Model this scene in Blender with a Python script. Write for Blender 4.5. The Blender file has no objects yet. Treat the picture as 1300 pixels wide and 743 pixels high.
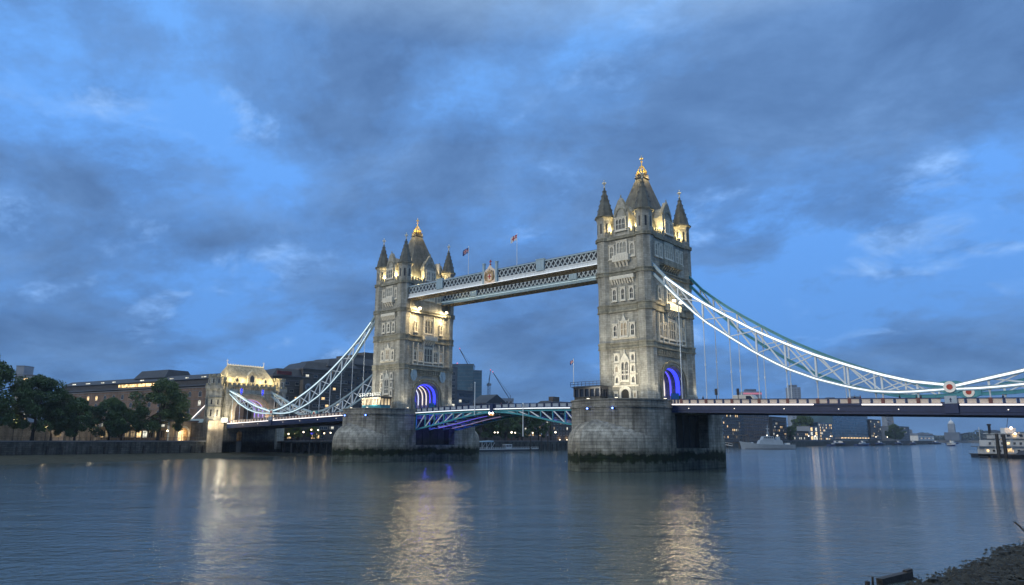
import bpy, bmesh, math, random
from mathutils import Vector, Matrix
R = math.radians
rnd = random.Random(7)
SC = bpy.context.scene
COL = SC.collection

# ------------------------------------------------------------------ camera
cam_data = bpy.data.cameras.new('camera'); cam = bpy.data.objects.new('camera', cam_data); COL.objects.link(cam)
_F = Vector((-0.63752782, 0.74503022, 0.19618423)); _R = Vector((0.76024706, 0.64962457, 0.00351056)); _U = Vector((0.12483062, -0.15138657, 0.98056077))
CAM = Vector((128.406, -151.421, 6.51))
cam.matrix_world = Matrix(((_R.x, _U.x, -_F.x, CAM.x), (_R.y, _U.y, -_F.y, CAM.y), (_R.z, _U.z, -_F.z, CAM.z), (0, 0, 0, 1)))
cam_data.sensor_width = 36; cam_data.lens = 36 * 925.886 / 1300
cam_data.clip_start = 0.5; cam_data.clip_end = 20000
SC.camera = cam

# ------------------------------------------------------------------ sky, sun, exposure
SKY_STRENGTH = 1.0
SKY_LOC = (10.3, 3.6, 0)
world = bpy.data.worlds.new('World'); SC.world = world; world.use_nodes = True; world.cycles.sampling_method = 'NONE'
def build_world():
    nt = world.node_tree; n = nt.nodes; L = nt.links; n.clear()
    out = n.new('ShaderNodeOutputWorld'); bg = n.new('ShaderNodeBackground'); L.new(bg.outputs[0], out.inputs[0])
    bg.inputs[1].default_value = SKY_STRENGTH
    tc = n.new('ShaderNodeTexCoord'); sep = n.new('ShaderNodeSeparateXYZ'); L.new(tc.outputs['Generated'], sep.inputs[0])
    def math_(op, a, b=None, c=None):
        m = n.new('ShaderNodeMath'); m.operation = op
        for i, v in enumerate((a, b, c)):
            if v is None: continue
            if isinstance(v, (int, float)): m.inputs[i].default_value = v
            else: L.new(v, m.inputs[i])
        return m.outputs[0]
    def ramp(fac, stops):
        r = n.new('ShaderNodeValToRGB'); L.new(fac, r.inputs[0])
        while len(r.color_ramp.elements) < len(stops): r.color_ramp.elements.new(0.5)
        for e, (p, c) in zip(r.color_ramp.elements, stops): e.position = p; e.color = (*c, 1) if len(c) == 3 else c
        return r.outputs[0]
    def mix(fac, a, b, bt='MIX'):
        m = n.new('ShaderNodeMix'); m.data_type = 'RGBA'; m.blend_type = bt
        for i, v in ((0, fac), (6, a), (7, b)):
            if isinstance(v, (int, float)): m.inputs[i].default_value = v
            elif isinstance(v, tuple): m.inputs[i].default_value = (*v, 1)
            else: L.new(v, m.inputs[i])
        return m.outputs[2]
    def noise(vec, scale, detail, rough=0.55, dist=0.0):
        t = n.new('ShaderNodeTexNoise'); L.new(vec, t.inputs['Vector'])
        t.inputs['Scale'].default_value = scale; t.inputs['Detail'].default_value = detail
        t.inputs['Roughness'].default_value = rough; t.inputs['Distortion'].default_value = dist
        return t.outputs['Fac']
    z = math_('MAXIMUM', sep.outputs[2], 0.0)
    # clear evening sky
    clear = ramp(z, [(0.0, (0.064, 0.165, 0.39)), (0.10, (0.082, 0.222, 0.52)), (0.30, (0.098, 0.270, 0.65)), (0.5, (0.115, 0.30, 0.68)), (0.60, (0.24, 0.42, 0.72)), (0.9, (0.58, 0.72, 0.88))])
    sky = n.new('ShaderNodeTexSky'); sky.sky_type = 'NISHITA'; sky.sun_disc = False
    sky.sun_elevation = R(-2.0); sky.sun_rotation = R(200); sky.ozone_density = 3.0
    tint = n.new('ShaderNodeVectorMath'); tint.operation = 'SCALE'; L.new(sky.outputs[0], tint.inputs[0]); tint.inputs[3].default_value = 0.03
    clear = mix(1.0, clear, tint.outputs[0], 'ADD')
    # cloud deck: directions projected on a plane overhead
    den = math_('ADD', z, 0.34)
    cx = math_('DIVIDE', sep.outputs[0], den); cy = math_('DIVIDE', sep.outputs[1], den)
    comb = n.new('ShaderNodeCombineXYZ'); L.new(cx, comb.inputs[0]); L.new(cy, comb.inputs[1])
    mp = n.new('ShaderNodeMapping'); L.new(comb.outputs[0], mp.inputs[0])
    mp.inputs['Rotation'].default_value = (0, 0, R(-38)); mp.inputs['Scale'].default_value = (1.05, 1.2, 1.0)
    mp.inputs['Location'].default_value = SKY_LOC
    v = mp.outputs[0]
    big = noise(v, 0.8, 4, 0.5, 0.2); mid = noise(v, 2.4, 10, 0.66, 0.15)
    s = math_('ADD', math_('MULTIPLY', big, 0.62), math_('MULTIPLY', mid, 0.38))
    cover = ramp(s, [(0.44, (0, 0, 0)), (0.485, (0.62,) * 3), (0.54, (1, 1, 1))])
    low = ramp(z, [(0.0, (0.062, 0.140, 0.290)), (0.15, (0.070, 0.145, 0.300)), (0.5, (0.085, 0.170, 0.345)), (0.60, (0.22, 0.33, 0.48)), (0.9, (0.60, 0.72, 0.84))])
    shade = ramp(noise(v, 2.6, 9, 0.66, 0.25), [(0.34, (0.74, 0.76, 0.80)), (0.50, (1.02, 1.02, 1.02)), (0.66, (1.42, 1.36, 1.30))])
    cloud = mix(1.0, low, shade, 'MULTIPLY')
    col = mix(math_('MULTIPLY', cover, 0.92), clear, cloud)
    # small pale wisps on cloud edges
    edge = ramp(s, [(0.42, (0, 0, 0)), (0.465, (1, 1, 1)), (0.51, (0, 0, 0))])
    wis = ramp(noise(v, 3.6, 7, 0.6, 0.4), [(0.54, (0, 0, 0)), (0.68, (1, 1, 1))])
    col = mix(math_('MULTIPLY', math_('MULTIPLY', edge, wis), 0.6), col, (0.27, 0.46, 0.80))
    L.new(col, bg.inputs[0])
build_world()
sun_data = bpy.data.lights.new('evening_glow', 'SUN'); sun = bpy.data.objects.new('evening_glow', sun_data); COL.objects.link(sun)
sun_data.energy = 0.88; sun_data.angle = R(14); sun_data.color = (1.0, 0.88, 0.62)
sun.rotation_euler = Vector((0.35, 1.0, -0.42)).to_track_quat('-Z', 'Y').to_euler()
SC.view_settings.view_transform = 'Standard'; SC.view_settings.look = 'None'
SC.view_settings.exposure = 0.55; SC.view_settings.gamma = 1.0; SC.view_settings.use_curve_mapping = False
SC.cycles.use_denoising = True; SC.cycles.max_bounces = 5; SC.cycles.diffuse_bounces = 2; SC.cycles.glossy_bounces = 3
SC.cycles.sample_clamp_indirect = 3.0; SC.cycles.sample_clamp_direct = 16.0; SC.cycles.light_sampling_threshold = 0.005; SC.cycles.caustics_reflective = False; SC.cycles.caustics_refractive = False

# ------------------------------------------------------------------ materials
def new_mat(name):
    m = bpy.data.materials.new(name); m.use_nodes = True
    return m, m.node_tree.nodes, m.node_tree.links, m.node_tree.nodes['Principled BSDF']
def mat(name, col, rough=0.7, metal=0.0, var=0.25, scale=1.0, bump=0.0, bscale=None, spec=0.4):
    m, n, L, b = new_mat(name)
    b.inputs['Roughness'].default_value = rough; b.inputs['Metallic'].default_value = metal
    b.inputs['Specular IOR Level'].default_value = spec
    tc = n.new('ShaderNodeTexCoord'); t = n.new('ShaderNodeTexNoise'); L.new(tc.outputs['Object'], t.inputs['Vector'])
    t.inputs['Scale'].default_value = scale; t.inputs['Detail'].default_value = 6; t.inputs['Roughness'].default_value = 0.65
    r = n.new('ShaderNodeValToRGB'); L.new(t.outputs['Fac'], r.inputs[0])
    r.color_ramp.elements[0].position = 0.3; r.color_ramp.elements[1].position = 0.7
    r.color_ramp.elements[0].color = (*[c * (1 - var) for c in col], 1); r.color_ramp.elements[1].color = (*[min(1, c * (1 + var)) for c in col], 1)
    L.new(r.outputs[0], b.inputs['Base Color'])
    if bump:
        t2 = n.new('ShaderNodeTexNoise'); L.new(tc.outputs['Object'], t2.inputs['Vector']); t2.inputs['Scale'].default_value = bscale or scale * 5
        bp = n.new('ShaderNodeBump'); bp.inputs['Strength'].default_value = bump; bp.inputs['Distance'].default_value = 0.1
        L.new(t2.outputs['Fac'], bp.inputs['Height']); L.new(bp.outputs[0], b.inputs['Normal'])
    return m
def masonry(name, c1, c2, mortar, bw, bh, ms=0.02, var=0.3, nscale=0.35, tide=False, rough=0.85, streak=0.35, bump=0.6):
    m, n, L, b = new_mat(name)
    b.inputs['Roughness'].default_value = rough; b.inputs['Specular IOR Level'].default_value = 0.25
    uv = n.new('ShaderNodeUVMap'); uv.uv_map = 'UVMap'
    br = n.new('ShaderNodeTexBrick'); L.new(uv.outputs[0], br.inputs['Vector'])
    br.inputs['Scale'].default_value = 1.0; br.inputs['Brick Width'].default_value = bw; br.inputs['Row Height'].default_value = bh
    br.inputs['Mortar Size'].default_value = ms; br.inputs['Mortar Smooth'].default_value = 0.3; br.inputs['Bias'].default_value = 0.0
    br.inputs['Color1'].default_value = (*c1, 1); br.inputs['Color2'].default_value = (*c2, 1); br.inputs['Mortar'].default_value = (*mortar, 1)
    tc = n.new('ShaderNodeTexCoord')
    def nz(scale, det, sx=1, sz=1):
        mp = n.new('ShaderNodeMapping'); L.new(tc.outputs['Object'], mp.inputs[0]); mp.inputs['Scale'].default_value = (sx, sx, sz)
        t = n.new('ShaderNodeTexNoise'); L.new(mp.outputs[0], t.inputs['Vector']); t.inputs['Scale'].default_value = scale; t.inputs['Detail'].default_value = det
        t.inputs['Roughness'].default_value = 0.65
        return t.outputs['Fac']
    def rmp(f, lo, hi, a, c):
        r = n.new('ShaderNodeMapRange'); L.new(f, r.inputs[0]); r.inputs[1].default_value = a; r.inputs[2].default_value = c
        r.inputs[3].default_value = lo; r.inputs[4].default_value = hi; return r.outputs[0]
    def mul(a, f):
        v = n.new('ShaderNodeVectorMath'); v.operation = 'SCALE'; L.new(a, v.inputs[0]); L.new(f, v.inputs[3]); return v.outputs[0]
    c = mul(br.outputs[0], rmp(nz(nscale, 8), 1 - var, 1 + var, 0.32, 0.68))
    c = mul(c, rmp(nz(1.1, 5, 1.0, 0.09), 1 - streak, 1.05, 0.35, 0.6))
    if tide:
        geo = n.new('ShaderNodeNewGeometry'); sp = n.new('ShaderNodeSeparateXYZ'); L.new(geo.outputs['Position'], sp.inputs[0])
        a = n.new('ShaderNodeMath'); a.operation = 'MULTIPLY_ADD'; L.new(nz(0.5, 7), a.inputs[0]); a.inputs[1].default_value = 3.4; L.new(sp.outputs[2], a.inputs[2])
        r = n.new('ShaderNodeValToRGB'); mr = n.new('ShaderNodeMapRange'); L.new(a.outputs[0], mr.inputs[0]); mr.inputs[1].default_value = 0; mr.inputs[2].default_value = 16
        L.new(mr.outputs[0], r.inputs[0]); cr = r.color_ramp
        st = [(0.0, (0.30, 0.36, 0.34)), (0.20, (0.33, 0.38, 0.34)), (0.235, (0.05, 0.085, 0.035)), (0.315, (0.045, 0.075, 0.03)), (0.345, (0.62, 0.60, 0.52)), (0.40, (1.08, 1.05, 0.98)), (0.60, (1.0, 1.0, 1.0)), (0.80, (0.82, 0.82, 0.82))]
        while len(cr.elements) < len(st): cr.elements.new(0.5)
        for e, (p, q) in zip(cr.elements, st): e.position = p; e.color = (*q, 1)
        mx = n.new('ShaderNodeMix'); mx.data_type = 'RGBA'; mx.blend_type = 'MULTIPLY'; mx.inputs[0].default_value = 1.0
        L.new(c, mx.inputs[6]); L.new(r.outputs[0], mx.inputs[7]); c = mx.outputs[2]
    L.new(c, b.inputs['Base Color'])
    ad = n.new('ShaderNodeMath'); ad.operation = 'MULTIPLY_ADD'; L.new(nz(6, 4), ad.inputs[0]); ad.inputs[1].default_value = 0.35
    inv = n.new('ShaderNodeMath'); inv.operation = 'SUBTRACT'; inv.inputs[0].default_value = 1; L.new(br.outputs['Fac'], inv.inputs[1]); L.new(inv.outputs[0], ad.inputs[2])
    bp = n.new('ShaderNodeBump'); bp.inputs['Strength'].default_value = bump; bp.inputs['Distance'].default_value = 0.12
    L.new(ad.outputs[0], bp.inputs['Height']); L.new(bp.outputs[0], b.inputs['Normal'])
    return m
def glow(name, col, s):
    m, n, L, b = new_mat(name)
    b.inputs['Base Color'].default_value = (*col, 1); b.inputs['Emission Color'].default_value = (*col, 1); b.inputs['Emission Strength'].default_value = s
    m.cycles.emission_sampling = 'NONE' if name not in ('floodlight_lens', 'lamp_lens') else 'AUTO'
    return m
def room(name, col, s, scale=0.8):                       # a lit window: uneven light from the room behind
    m, n, L, b = new_mat(name)
    tc = n.new('ShaderNodeTexCoord'); t = n.new('ShaderNodeTexNoise'); L.new(tc.outputs['Object'], t.inputs['Vector']); t.inputs['Scale'].default_value = scale
    r = n.new('ShaderNodeMapRange'); L.new(t.outputs['Fac'], r.inputs[0]); r.inputs[1].default_value = 0.35; r.inputs[2].default_value = 0.65; r.inputs[3].default_value = s * 0.3; r.inputs[4].default_value = s * 1.4
    b.inputs['Base Color'].default_value = (0.05, 0.05, 0.05, 1); b.inputs['Emission Color'].default_value = (*col, 1); L.new(r.outputs[0], b.inputs['Emission Strength']); m.cycles.emission_sampling = 'NONE'
    return m
M = {}
M['wall2'] = masonry('abutment_stone', (0.15, 0.145, 0.125), (0.11, 0.105, 0.095), (0.05, 0.05, 0.045), 1.6, 0.6, 0.04, 0.4, 0.2, streak=.5)
M['wall3'] = mat('recess_shade_tone', (0.055, 0.05, 0.042), 0.85, 0, 0.4, 0.6)  # shade of the pier recesses as a dark colour
M['tower'] = masonry('tower_stone', (0.49, 0.47, 0.40), (0.36, 0.345, 0.29), (0.27, 0.255, 0.205), 1.1, 0.42, 0.025, 0.30, 0.35, streak=0.34, bump=0.5)
M['band'] = masonry('band_stone', (0.36, 0.34, 0.26), (0.29, 0.275, 0.21), (0.16, 0.15, 0.12), 1.4, 0.6, 0.02, 0.3, 0.6, streak=0.3)
M['pale'] = mat('portland_stone', (0.74, 0.69, 0.57), 0.8, 0, 0.18, 2.0, 0.3)
M['pier'] = masonry('pier_granite', (0.38, 0.365, 0.315), (0.27, 0.26, 0.225), (0.17, 0.163, 0.14), 1.7, 0.66, 0.025, 0.5, 0.22, tide=True, bump=0.9, streak=0.45)
M['slate'] = masonry('roof_slate', (0.17, 0.17, 0.14), (0.13, 0.13, 0.11), (0.07, 0.07, 0.06), 0.5, 0.35, 0.02, 0.3, 0.6, rough=0.55)
M['gold'] = mat('gilded_metal', (0.95, 0.62, 0.16), 0.35, 0.6, 0.1, 3)
M['bronze'] = mat('dull_gilding', (0.42, 0.30, 0.16), 0.5, 0.3, 0.2, 3)
M['finial'] = mat('finial_stone', (0.72, 0.68, 0.55), 0.5, 0, 0.1, 3)
M['glass'] = mat('window_glass', (0.018, 0.022, 0.03), 0.12, 0, 0.3, 1, spec=0.6)
M['white'] = mat('white_paint', (0.74, 0.78, 0.79), 0.4, 0, 0.08, 2)
M['teal'] = mat('teal_paint', (0.05, 0.27, 0.33), 0.4, 0, 0.12, 2)
M['tealpale'] = mat('pale_blue_paint', (0.31, 0.43, 0.50), 0.4, 0, 0.1, 2)
M['navy'] = mat('navy_paint', (0.008, 0.024, 0.085), 0.38, 0, 0.2, 1.5)
M['rust'] = mat('red_brown_paint', (0.16, 0.055, 0.05), 0.5, 0, 0.2, 2)
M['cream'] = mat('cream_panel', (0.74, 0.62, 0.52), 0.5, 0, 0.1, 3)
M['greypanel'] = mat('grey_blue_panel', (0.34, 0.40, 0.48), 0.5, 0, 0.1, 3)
M['tealwhite'] = mat('pale_lattice_paint', (0.42, 0.49, 0.52), 0.4, 0, 0.1, 2); M['walkglass'] = mat('walkway_glazing', (0.05, 0.065, 0.085), 0.35, 0, 0.2, 1)
M['soffit'] = mat('soffit_steel', (0.36, 0.29, 0.19), 0.6, 0, 0.3, 1)
M['dark'] = mat('dark_metal', (0.02, 0.022, 0.026), 0.5, 0, 0.3, 2)
M['asphalt'] = mat('asphalt', (0.05, 0.05, 0.052), 0.9, 0, 0.25, 3, 0.3)
M['red'] = mat('red_paint', (0.38, 0.035, 0.02), 0.4, 0, 0.15, 2)
M['led'] = glow('led_white', (1.0, 0.90, 0.84), 1.1)
M['ledcool'] = glow('led_cool', (0.92, 0.97, 1.0), 0.62)
M['leddim'] = glow('led_dim', (0.80, 0.97, 1.0), 0.50)
M['ledblue'] = glow('led_blue', (0.035, 0.05, 1.0), 1.3)
M['ledviolet'] = glow('led_violet', (0.12, 0.10, 1.0), 0.9)
M['ledwarm'] = glow('led_warm_white', (1.0, 0.88, 0.66), 0.8)
M['flood'] = glow('floodlight_lens', (1.0, 0.82, 0.50), 260)
M['flood2'] = glow('lamp_lens', (1.0, 0.84, 0.52), 40)
M['lamp'] = glow('lamp_globe', (1.0, 0.76, 0.42), 4)
M['lampw'] = glow('lamp_globe_white', (1.0, 0.86, 0.62), 4)
M['redlamp'] = glow('red_lamp', (1.0, 0.05, 0.04), 1.0)
M['roomw'] = room('lit_room_warm', (1.0, 0.66, 0.30), 1.3)
M['roomc'] = room('lit_room_cool', (0.95, 0.92, 0.75), 0.8)
M['roomd'] = room('lit_room_dim', (0.9, 0.65, 0.35), 0.25)
M['brick'] = masonry('red_brick', (0.22, 0.145, 0.105), (0.17, 0.115, 0.09), (0.10, 0.085, 0.07), 0.6, 0.3, 0.02, 0.25, 0.2, bump=0.2)
M['browns'] = masonry('brown_brick', (0.12, 0.10, 0.085), (0.095, 0.08, 0.07), (0.08, 0.07, 0.06), 0.6, 0.3, 0.02, 0.25, 0.2, bump=0.2)
M['buff'] = masonry('buff_stone', (0.48, 0.40, 0.30), (0.40, 0.33, 0.25), (0.25, 0.21, 0.16), 1.0, 0.5, 0.03, 0.25, 0.3, bump=0.3)
M['concrete'] = mat('dark_concrete', (0.085, 0.078, 0.07), 0.85, 0, 0.3, 0.15, 0.2, 2)
M['concrete2'] = mat('grey_concrete', (0.14, 0.14, 0.145), 0.85, 0, 0.3, 0.15)
M['trim'] = mat('pale_trim', (0.26, 0.25, 0.23), 0.8, 0, 0.2, 1)
M['mansard'] = mat('mansard_roof', (0.03, 0.034, 0.042), 0.6, 0, 0.3, 0.3)
M['curtain'] = mat('curtain_glass', (0.05, 0.10, 0.13), 0.18, 0, 0.35, 0.1, spec=0.6)
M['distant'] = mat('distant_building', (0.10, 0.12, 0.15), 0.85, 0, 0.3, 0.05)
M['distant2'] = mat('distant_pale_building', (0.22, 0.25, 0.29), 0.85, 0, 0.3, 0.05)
M['wall'] = masonry('river_wall_stone', (0.10, 0.10, 0.09), (0.07, 0.07, 0.062), (0.03, 0.03, 0.028), 1.6, 0.6, 0.04, 0.45, 0.2, streak=0.6)
M['timber'] = mat('wet_timber', (0.028, 0.024, 0.020), 0.6, 0, 0.4, 1.5, 0.4)
M['bark'] = mat('bark', (0.045, 0.037, 0.028), 0.9, 0, 0.3, 2, 0.4)
M['leaf'] = mat('foliage', (0.062, 0.105, 0.034), 0.7, 0, 0.45, 0.5)
M['leaf2'] = mat('foliage_far', (0.04, 0.06, 0.035), 0.7, 0, 0.4, 0.4)
M['shipgrey'] = mat('ship_grey', (0.27, 0.32, 0.37), 0.5, 0, 0.1, 0.5)
M['hullblack'] = mat('hull_black', (0.02, 0.02, 0.024), 0.4, 0, 0.2, 0.5)
M['hullblue'] = mat('hull_blue', (0.03, 0.05, 0.14), 0.4, 0, 0.2, 0.5)
M['boatwhite'] = mat('boat_white', (0.58, 0.58, 0.56), 0.45, 0, 0.08, 0.8)
M['pave'] = mat('paving', (0.18, 0.165, 0.14), 0.9, 0, 0.2, 0.6)
M['skin'] = mat('skin', (0.42, 0.26, 0.19), 0.6, 0, 0.1, 5)
M['coat'] = mat('dark_coat', (0.03, 0.035, 0.05), 0.8, 0, 0.3, 5)
M['coat2'] = mat('red_coat', (0.22, 0.04, 0.04), 0.8, 0, 0.3, 5)
M['flagblue'] = mat('flag_blue', (0.015, 0.03, 0.16), 0.7, 0, 0.1, 5)
M['flagred'] = mat('flag_red', (0.45, 0.02, 0.03), 0.7, 0, 0.1, 5)
M['flagwhite'] = mat('flag_white', (0.7, 0.7, 0.7), 0.7, 0, 0.05, 5)

# ------------------------------------------------------------------ helpers
class MB:
    def __init__(s, T=None): s.v = []; s.f = []; s.mi = []; s.uv = {}; s.T = T; s.m = 0
    def P(s, p):
        p = Vector(p); p = s.T @ p if s.T is not None else p
        s.v.append(p); return len(s.v) - 1
    def face(s, idx): s.f.append(list(idx)); s.mi.append(s.m)
    def quad(s, a, b, c, d): s.face([s.P(a), s.P(b), s.P(c), s.P(d)])
    def hexa(s, p):          # 8 points: bottom 4 ccw, top 4 ccw
        i = [s.P(q) for q in p]
        for f in ((3, 2, 1, 0), (4, 5, 6, 7), (0, 1, 5, 4), (1, 2, 6, 5), (2, 3, 7, 6), (3, 0, 4, 7)): s.face([i[k] for k in f])
        return s
    def box(s, x0, x1, y0, y1, z0, z1):
        return s.hexa([(x0, y0, z0), (x1, y0, z0), (x1, y1, z0), (x0, y1, z0), (x0, y0, z1), (x1, y0, z1), (x1, y1, z1), (x0, y1, z1)])
    def beam(s, p, q, w, h, up=(0, 0, 1)):
        p = Vector(p); q = Vector(q); d = (q - p).normalized(); a = d.cross(Vector(up))
        if a.length < 1e-4: a = d.cross(Vector((0, 1, 0)))
        a.normalize(); b = a.cross(d).normalized(); a = a * w / 2; b = b * h / 2
        return s.hexa([p - a - b, p + a - b, q + a - b, q - a - b, p - a + b, p + a + b, q + a + b, q - a + b])
    def prism(s, poly, z0, z1, top=None, cap=True):
        top = top or poly; n = len(poly); a = [s.P((x, y, z0)) for x, y in poly]; b = [s.P((x, y, z1)) for x, y in top]
        for i in range(n): j = (i + 1) % n; s.face([a[i], a[j], b[j], b[i]])
        if cap: s.face(a[::-1]); s.face(b)
        return s
    def extr(s, poly, d0, d1, f):   # polygon in (u,z), extruded along the depth d; f(u,d,z) -> point
        n = len(poly); a = [s.P(f(u, d0, z)) for u, z in poly]; b = [s.P(f(u, d1, z)) for u, z in poly]
        for i in range(n): j = (i + 1) % n; s.face([a[i], a[j], b[j], b[i]])
        s.face(a[::-1]); s.face(b); return s
    def ring(s, outer, inner, d0, d1, f, closed=True):
        n = len(outer); A = [[s.P(f(u, d, z)) for u, z in pl] for pl in (outer, inner) for d in (d0, d1)]
        o0, o1, i0, i1 = A
        for i in range(n if closed else n - 1):
            j = (i + 1) % n
            s.face([o1[i], o1[j], i1[j], i1[i]]); s.face([o0[j], o0[i], i0[i], i0[j]]); s.face([o0[i], o0[j], o1[j], o1[i]]); s.face([i0[j], i0[i], i1[i], i1[j]])
        if not closed:
            s.face([o0[0], o1[0], i1[0], i0[0]]); s.face([o0[-1], i0[-1], i1[-1], o1[-1]])
        return s
    def lathe(s, prof, n=10, c=(0, 0, 0), ph=0.0):
        rows = []
        for r, z in prof:
            rows.append([s.P((c[0] + r * math.cos(ph + 2 * math.pi * k / n), c[1] + r * math.sin(ph + 2 * math.pi * k / n), c[2] + z)) for k in range(n)])
        for a, b in zip(rows, rows[1:]):
            for k in range(n): j = (k + 1) % n; s.face([a[k], a[j], b[j], b[k]])
        s.face(rows[0][::-1]); s.face(rows[-1]); return s
    def tube(s, pts, rad, n=6):
        pts = [Vector(p) for p in pts]; rows = []
        rad = rad if isinstance(rad, (list, tuple)) else [rad] * len(pts)
        for i, p in enumerate(pts):
            d = (pts[min(i + 1, len(pts) - 1)] - pts[max(i - 1, 0)]).normalized()
            a = d.cross(Vector((0.13, 0.21, 0.97)))
            if a.length < 0.05: a = d.cross(Vector((1, 0, 0)))
            a.normalize(); b = d.cross(a)
            rows.append([s.P(p + (a * math.cos(2 * math.pi * k / n) + b * math.sin(2 * math.pi * k / n)) * rad[i]) for k in range(n)])
        for a, b in zip(rows, rows[1:]):
            for k in range(n): j = (k + 1) % n; s.face([a[k], a[j], b[j], b[k]])
        s.face(rows[0][::-1]); s.face(rows[-1]); return s
    def mesh(s, name, mats, org=Vector(), smooth=False, uvs=None, recalc=True):
        me = bpy.data.meshes.new(name)
        me.from_pydata([tuple(v - org) for v in s.v], [], s.f)
        mats = mats if isinstance(mats, (list, tuple)) else [mats]
        for m in mats: me.materials.append(M[m] if isinstance(m, str) else m)
        for p, mi in zip(me.polygons, s.mi): p.material_index = mi
        if recalc:
            bm = bmesh.new(); bm.from_mesh(me); bmesh.ops.recalc_face_normals(bm, faces=bm.faces); bm.to_mesh(me); bm.free()
        uvl = me.uv_layers.new(name='UVMap')
        for p in me.polygons:
            nn = p.normal
            if abs(nn.z) > 0.85: tx, ty = Vector((1, 0, 0)), Vector((0, 1, 0))
            else:
                tx = Vector((-nn.y, nn.x, 0)).normalized(); ty = Vector((0, 0, 1)) if abs(nn.z) < 0.3 else nn.cross(tx)
            for li in p.loop_indices:
                vi = me.loops[li].vertex_index
                if uvs is not None and abs(nn.z) < 0.99: uvl.data[li].uv = uvs[vi]
                else:
                    co = me.vertices[vi].co + org; uvl.data[li].uv = (co.dot(tx), co.dot(ty))
        if smooth:
            for p in me.polygons: p.use_smooth = True
        return me
    def build(s, name, mats, parent=None, smooth=False, uvs=None, recalc=True):
        org = wl(parent)
        return link(bpy.data.objects.new(name, s.mesh(name, mats, org, smooth, uvs, recalc)), parent)
def wl(o):
    v = Vector()
    while o is not None: v = v + o.location; o = o.parent
    return v
def link(o, parent=None):
    COL.objects.link(o)
    if parent is not None: o.parent = parent
    return o
def tag(o, label=None, cat=None, group=None, kind=None):
    if label: o['label'] = label
    if cat: o['category'] = cat
    if group: o['group'] = group
    if kind: o['kind'] = kind
    return o
def thing(name, label, cat, loc=(0, 0, 0), group=None):
    o = bpy.data.objects.new(name, None); o.location = loc; o.empty_display_size = 0.5; COL.objects.link(o); return tag(o, label, cat, group)
def inst(me, name, parent, loc, rz=0.0, scale=None):     # loc in the parent's own space
    o = bpy.data.objects.new(name, me); o.location = loc; o.rotation_euler = (0, 0, rz)
    if scale is not None: o.scale = scale if isinstance(scale, (tuple, list)) else (scale,) * 3
    return link(o, parent)
def copy_tree(o, parent=None):
    c = o.copy(); COL.objects.link(c); c.parent = parent
    for ch in list(o.children): copy_tree(ch, c)
    return c
def light(name, typ, loc, e, col, parent=None, size=0.3, spot=None, to=None, blend=0.6):
    d = bpy.data.lights.new(name, typ); d.energy = e; d.color = col
    if typ == 'AREA': d.shape = 'DISK'; d.size = size
    else: d.shadow_soft_size = size
    if typ == 'SPOT': d.spot_size = R(spot); d.spot_blend = blend
    o = bpy.data.objects.new(name, d); o.location = Vector(loc) - wl(parent)
    if to is not None: o.rotation_euler = (Vector(to) - Vector(loc)).to_track_quat('-Z', 'Y').to_euler()
    return link(o, parent)
def oct_(r, cx=0, cy=0, n=8, ph=22.5): return [(cx + r * math.cos(R(ph + k * 360 / n)), cy + r * math.sin(R(ph + k * 360 / n))) for k in range(n)]
def interp(tab, x):
    if x <= tab[0][0]: return tab[0][1]
    for (a, b), (c, d) in zip(tab, tab[1:]):
        if x <= c: return b + (d - b) * (x - a) / (c - a)
    return tab[-1][1]
ident = lambda u, d, z: (u, d, z)

# ------------------------------------------------------------------ water, ground
def water():
    mb = MB(); mb.quad((-3200, -1500, 0), (3500, -1500, 0), (3500, 9000, 0), (-3200, 9000, 0))
    m, n, L, b = new_mat('river_water')
    b.inputs['Base Color'].default_value = (0.060, 0.082, 0.085, 1); b.inputs['Roughness'].default_value = 0.06; b.inputs['IOR'].default_value = 1.33
    b.inputs['Specular IOR Level'].default_value = 0.5
    tc = n.new('ShaderNodeTexCoord')
    def nz(scale, det, rot, sx, sy, rough=0.55, kind=None):
        m0 = n.new('ShaderNodeMapping'); L.new(tc.outputs['Object'], m0.inputs[0]); m0.inputs['Rotation'].default_value = (0, 0, R(-rot))
        mp = n.new('ShaderNodeMapping'); L.new(m0.outputs[0], mp.inputs[0]); mp.inputs['Scale'].default_value = (sx, sy, 1)
        t = n.new('ShaderNodeTexNoise'); L.new(mp.outputs[0], t.inputs['Vector']); t.inputs['Scale'].default_value = scale; t.inputs['Detail'].default_value = det; t.inputs['Roughness'].default_value = rough
        return t.outputs['Fac']
    def ma(a, k, c=None):
        q = n.new('ShaderNodeMath'); q.operation = 'MULTIPLY_ADD' if c is not None else 'MULTIPLY'; L.new(a, q.inputs[0]); q.inputs[1].default_value = k
        if c is not None: L.new(c, q.inputs[2])
        return q.outputs[0]
    h = ma(nz(0.16, 8, 41, 0.40, 1.0, 0.54), 0.36)          # ripples at every size, crests lying across the stream
    h = ma(nz(0.9, 5, 20, 0.6, 1.0, 0.62), 0.15, h)
    h = ma(nz(1.3, 3, 66, 0.6, 1.0, 0.62), 0.115, h)
    pat = nz(0.022, 4, 45, 0.6, 1.6)                      # calmer and rougher patches of water
    mr = n.new('ShaderNodeMapRange'); L.new(pat, mr.inputs[0]); mr.inputs[1].default_value = 0.38; mr.inputs[2].default_value = 0.62; mr.inputs[3].default_value = 0.45; mr.inputs[4].default_value = 1.0
    bp = n.new('ShaderNodeBump'); bp.inputs['Distance'].default_value = 1.0; L.new(mr.outputs[0], bp.inputs['Strength']); L.new(h, bp.inputs['Height']); L.new(bp.outputs[0], b.inputs['Normal'])
    o = mb.build('water', m, recalc=False); tag(o, kind='structure')
water()
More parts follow.
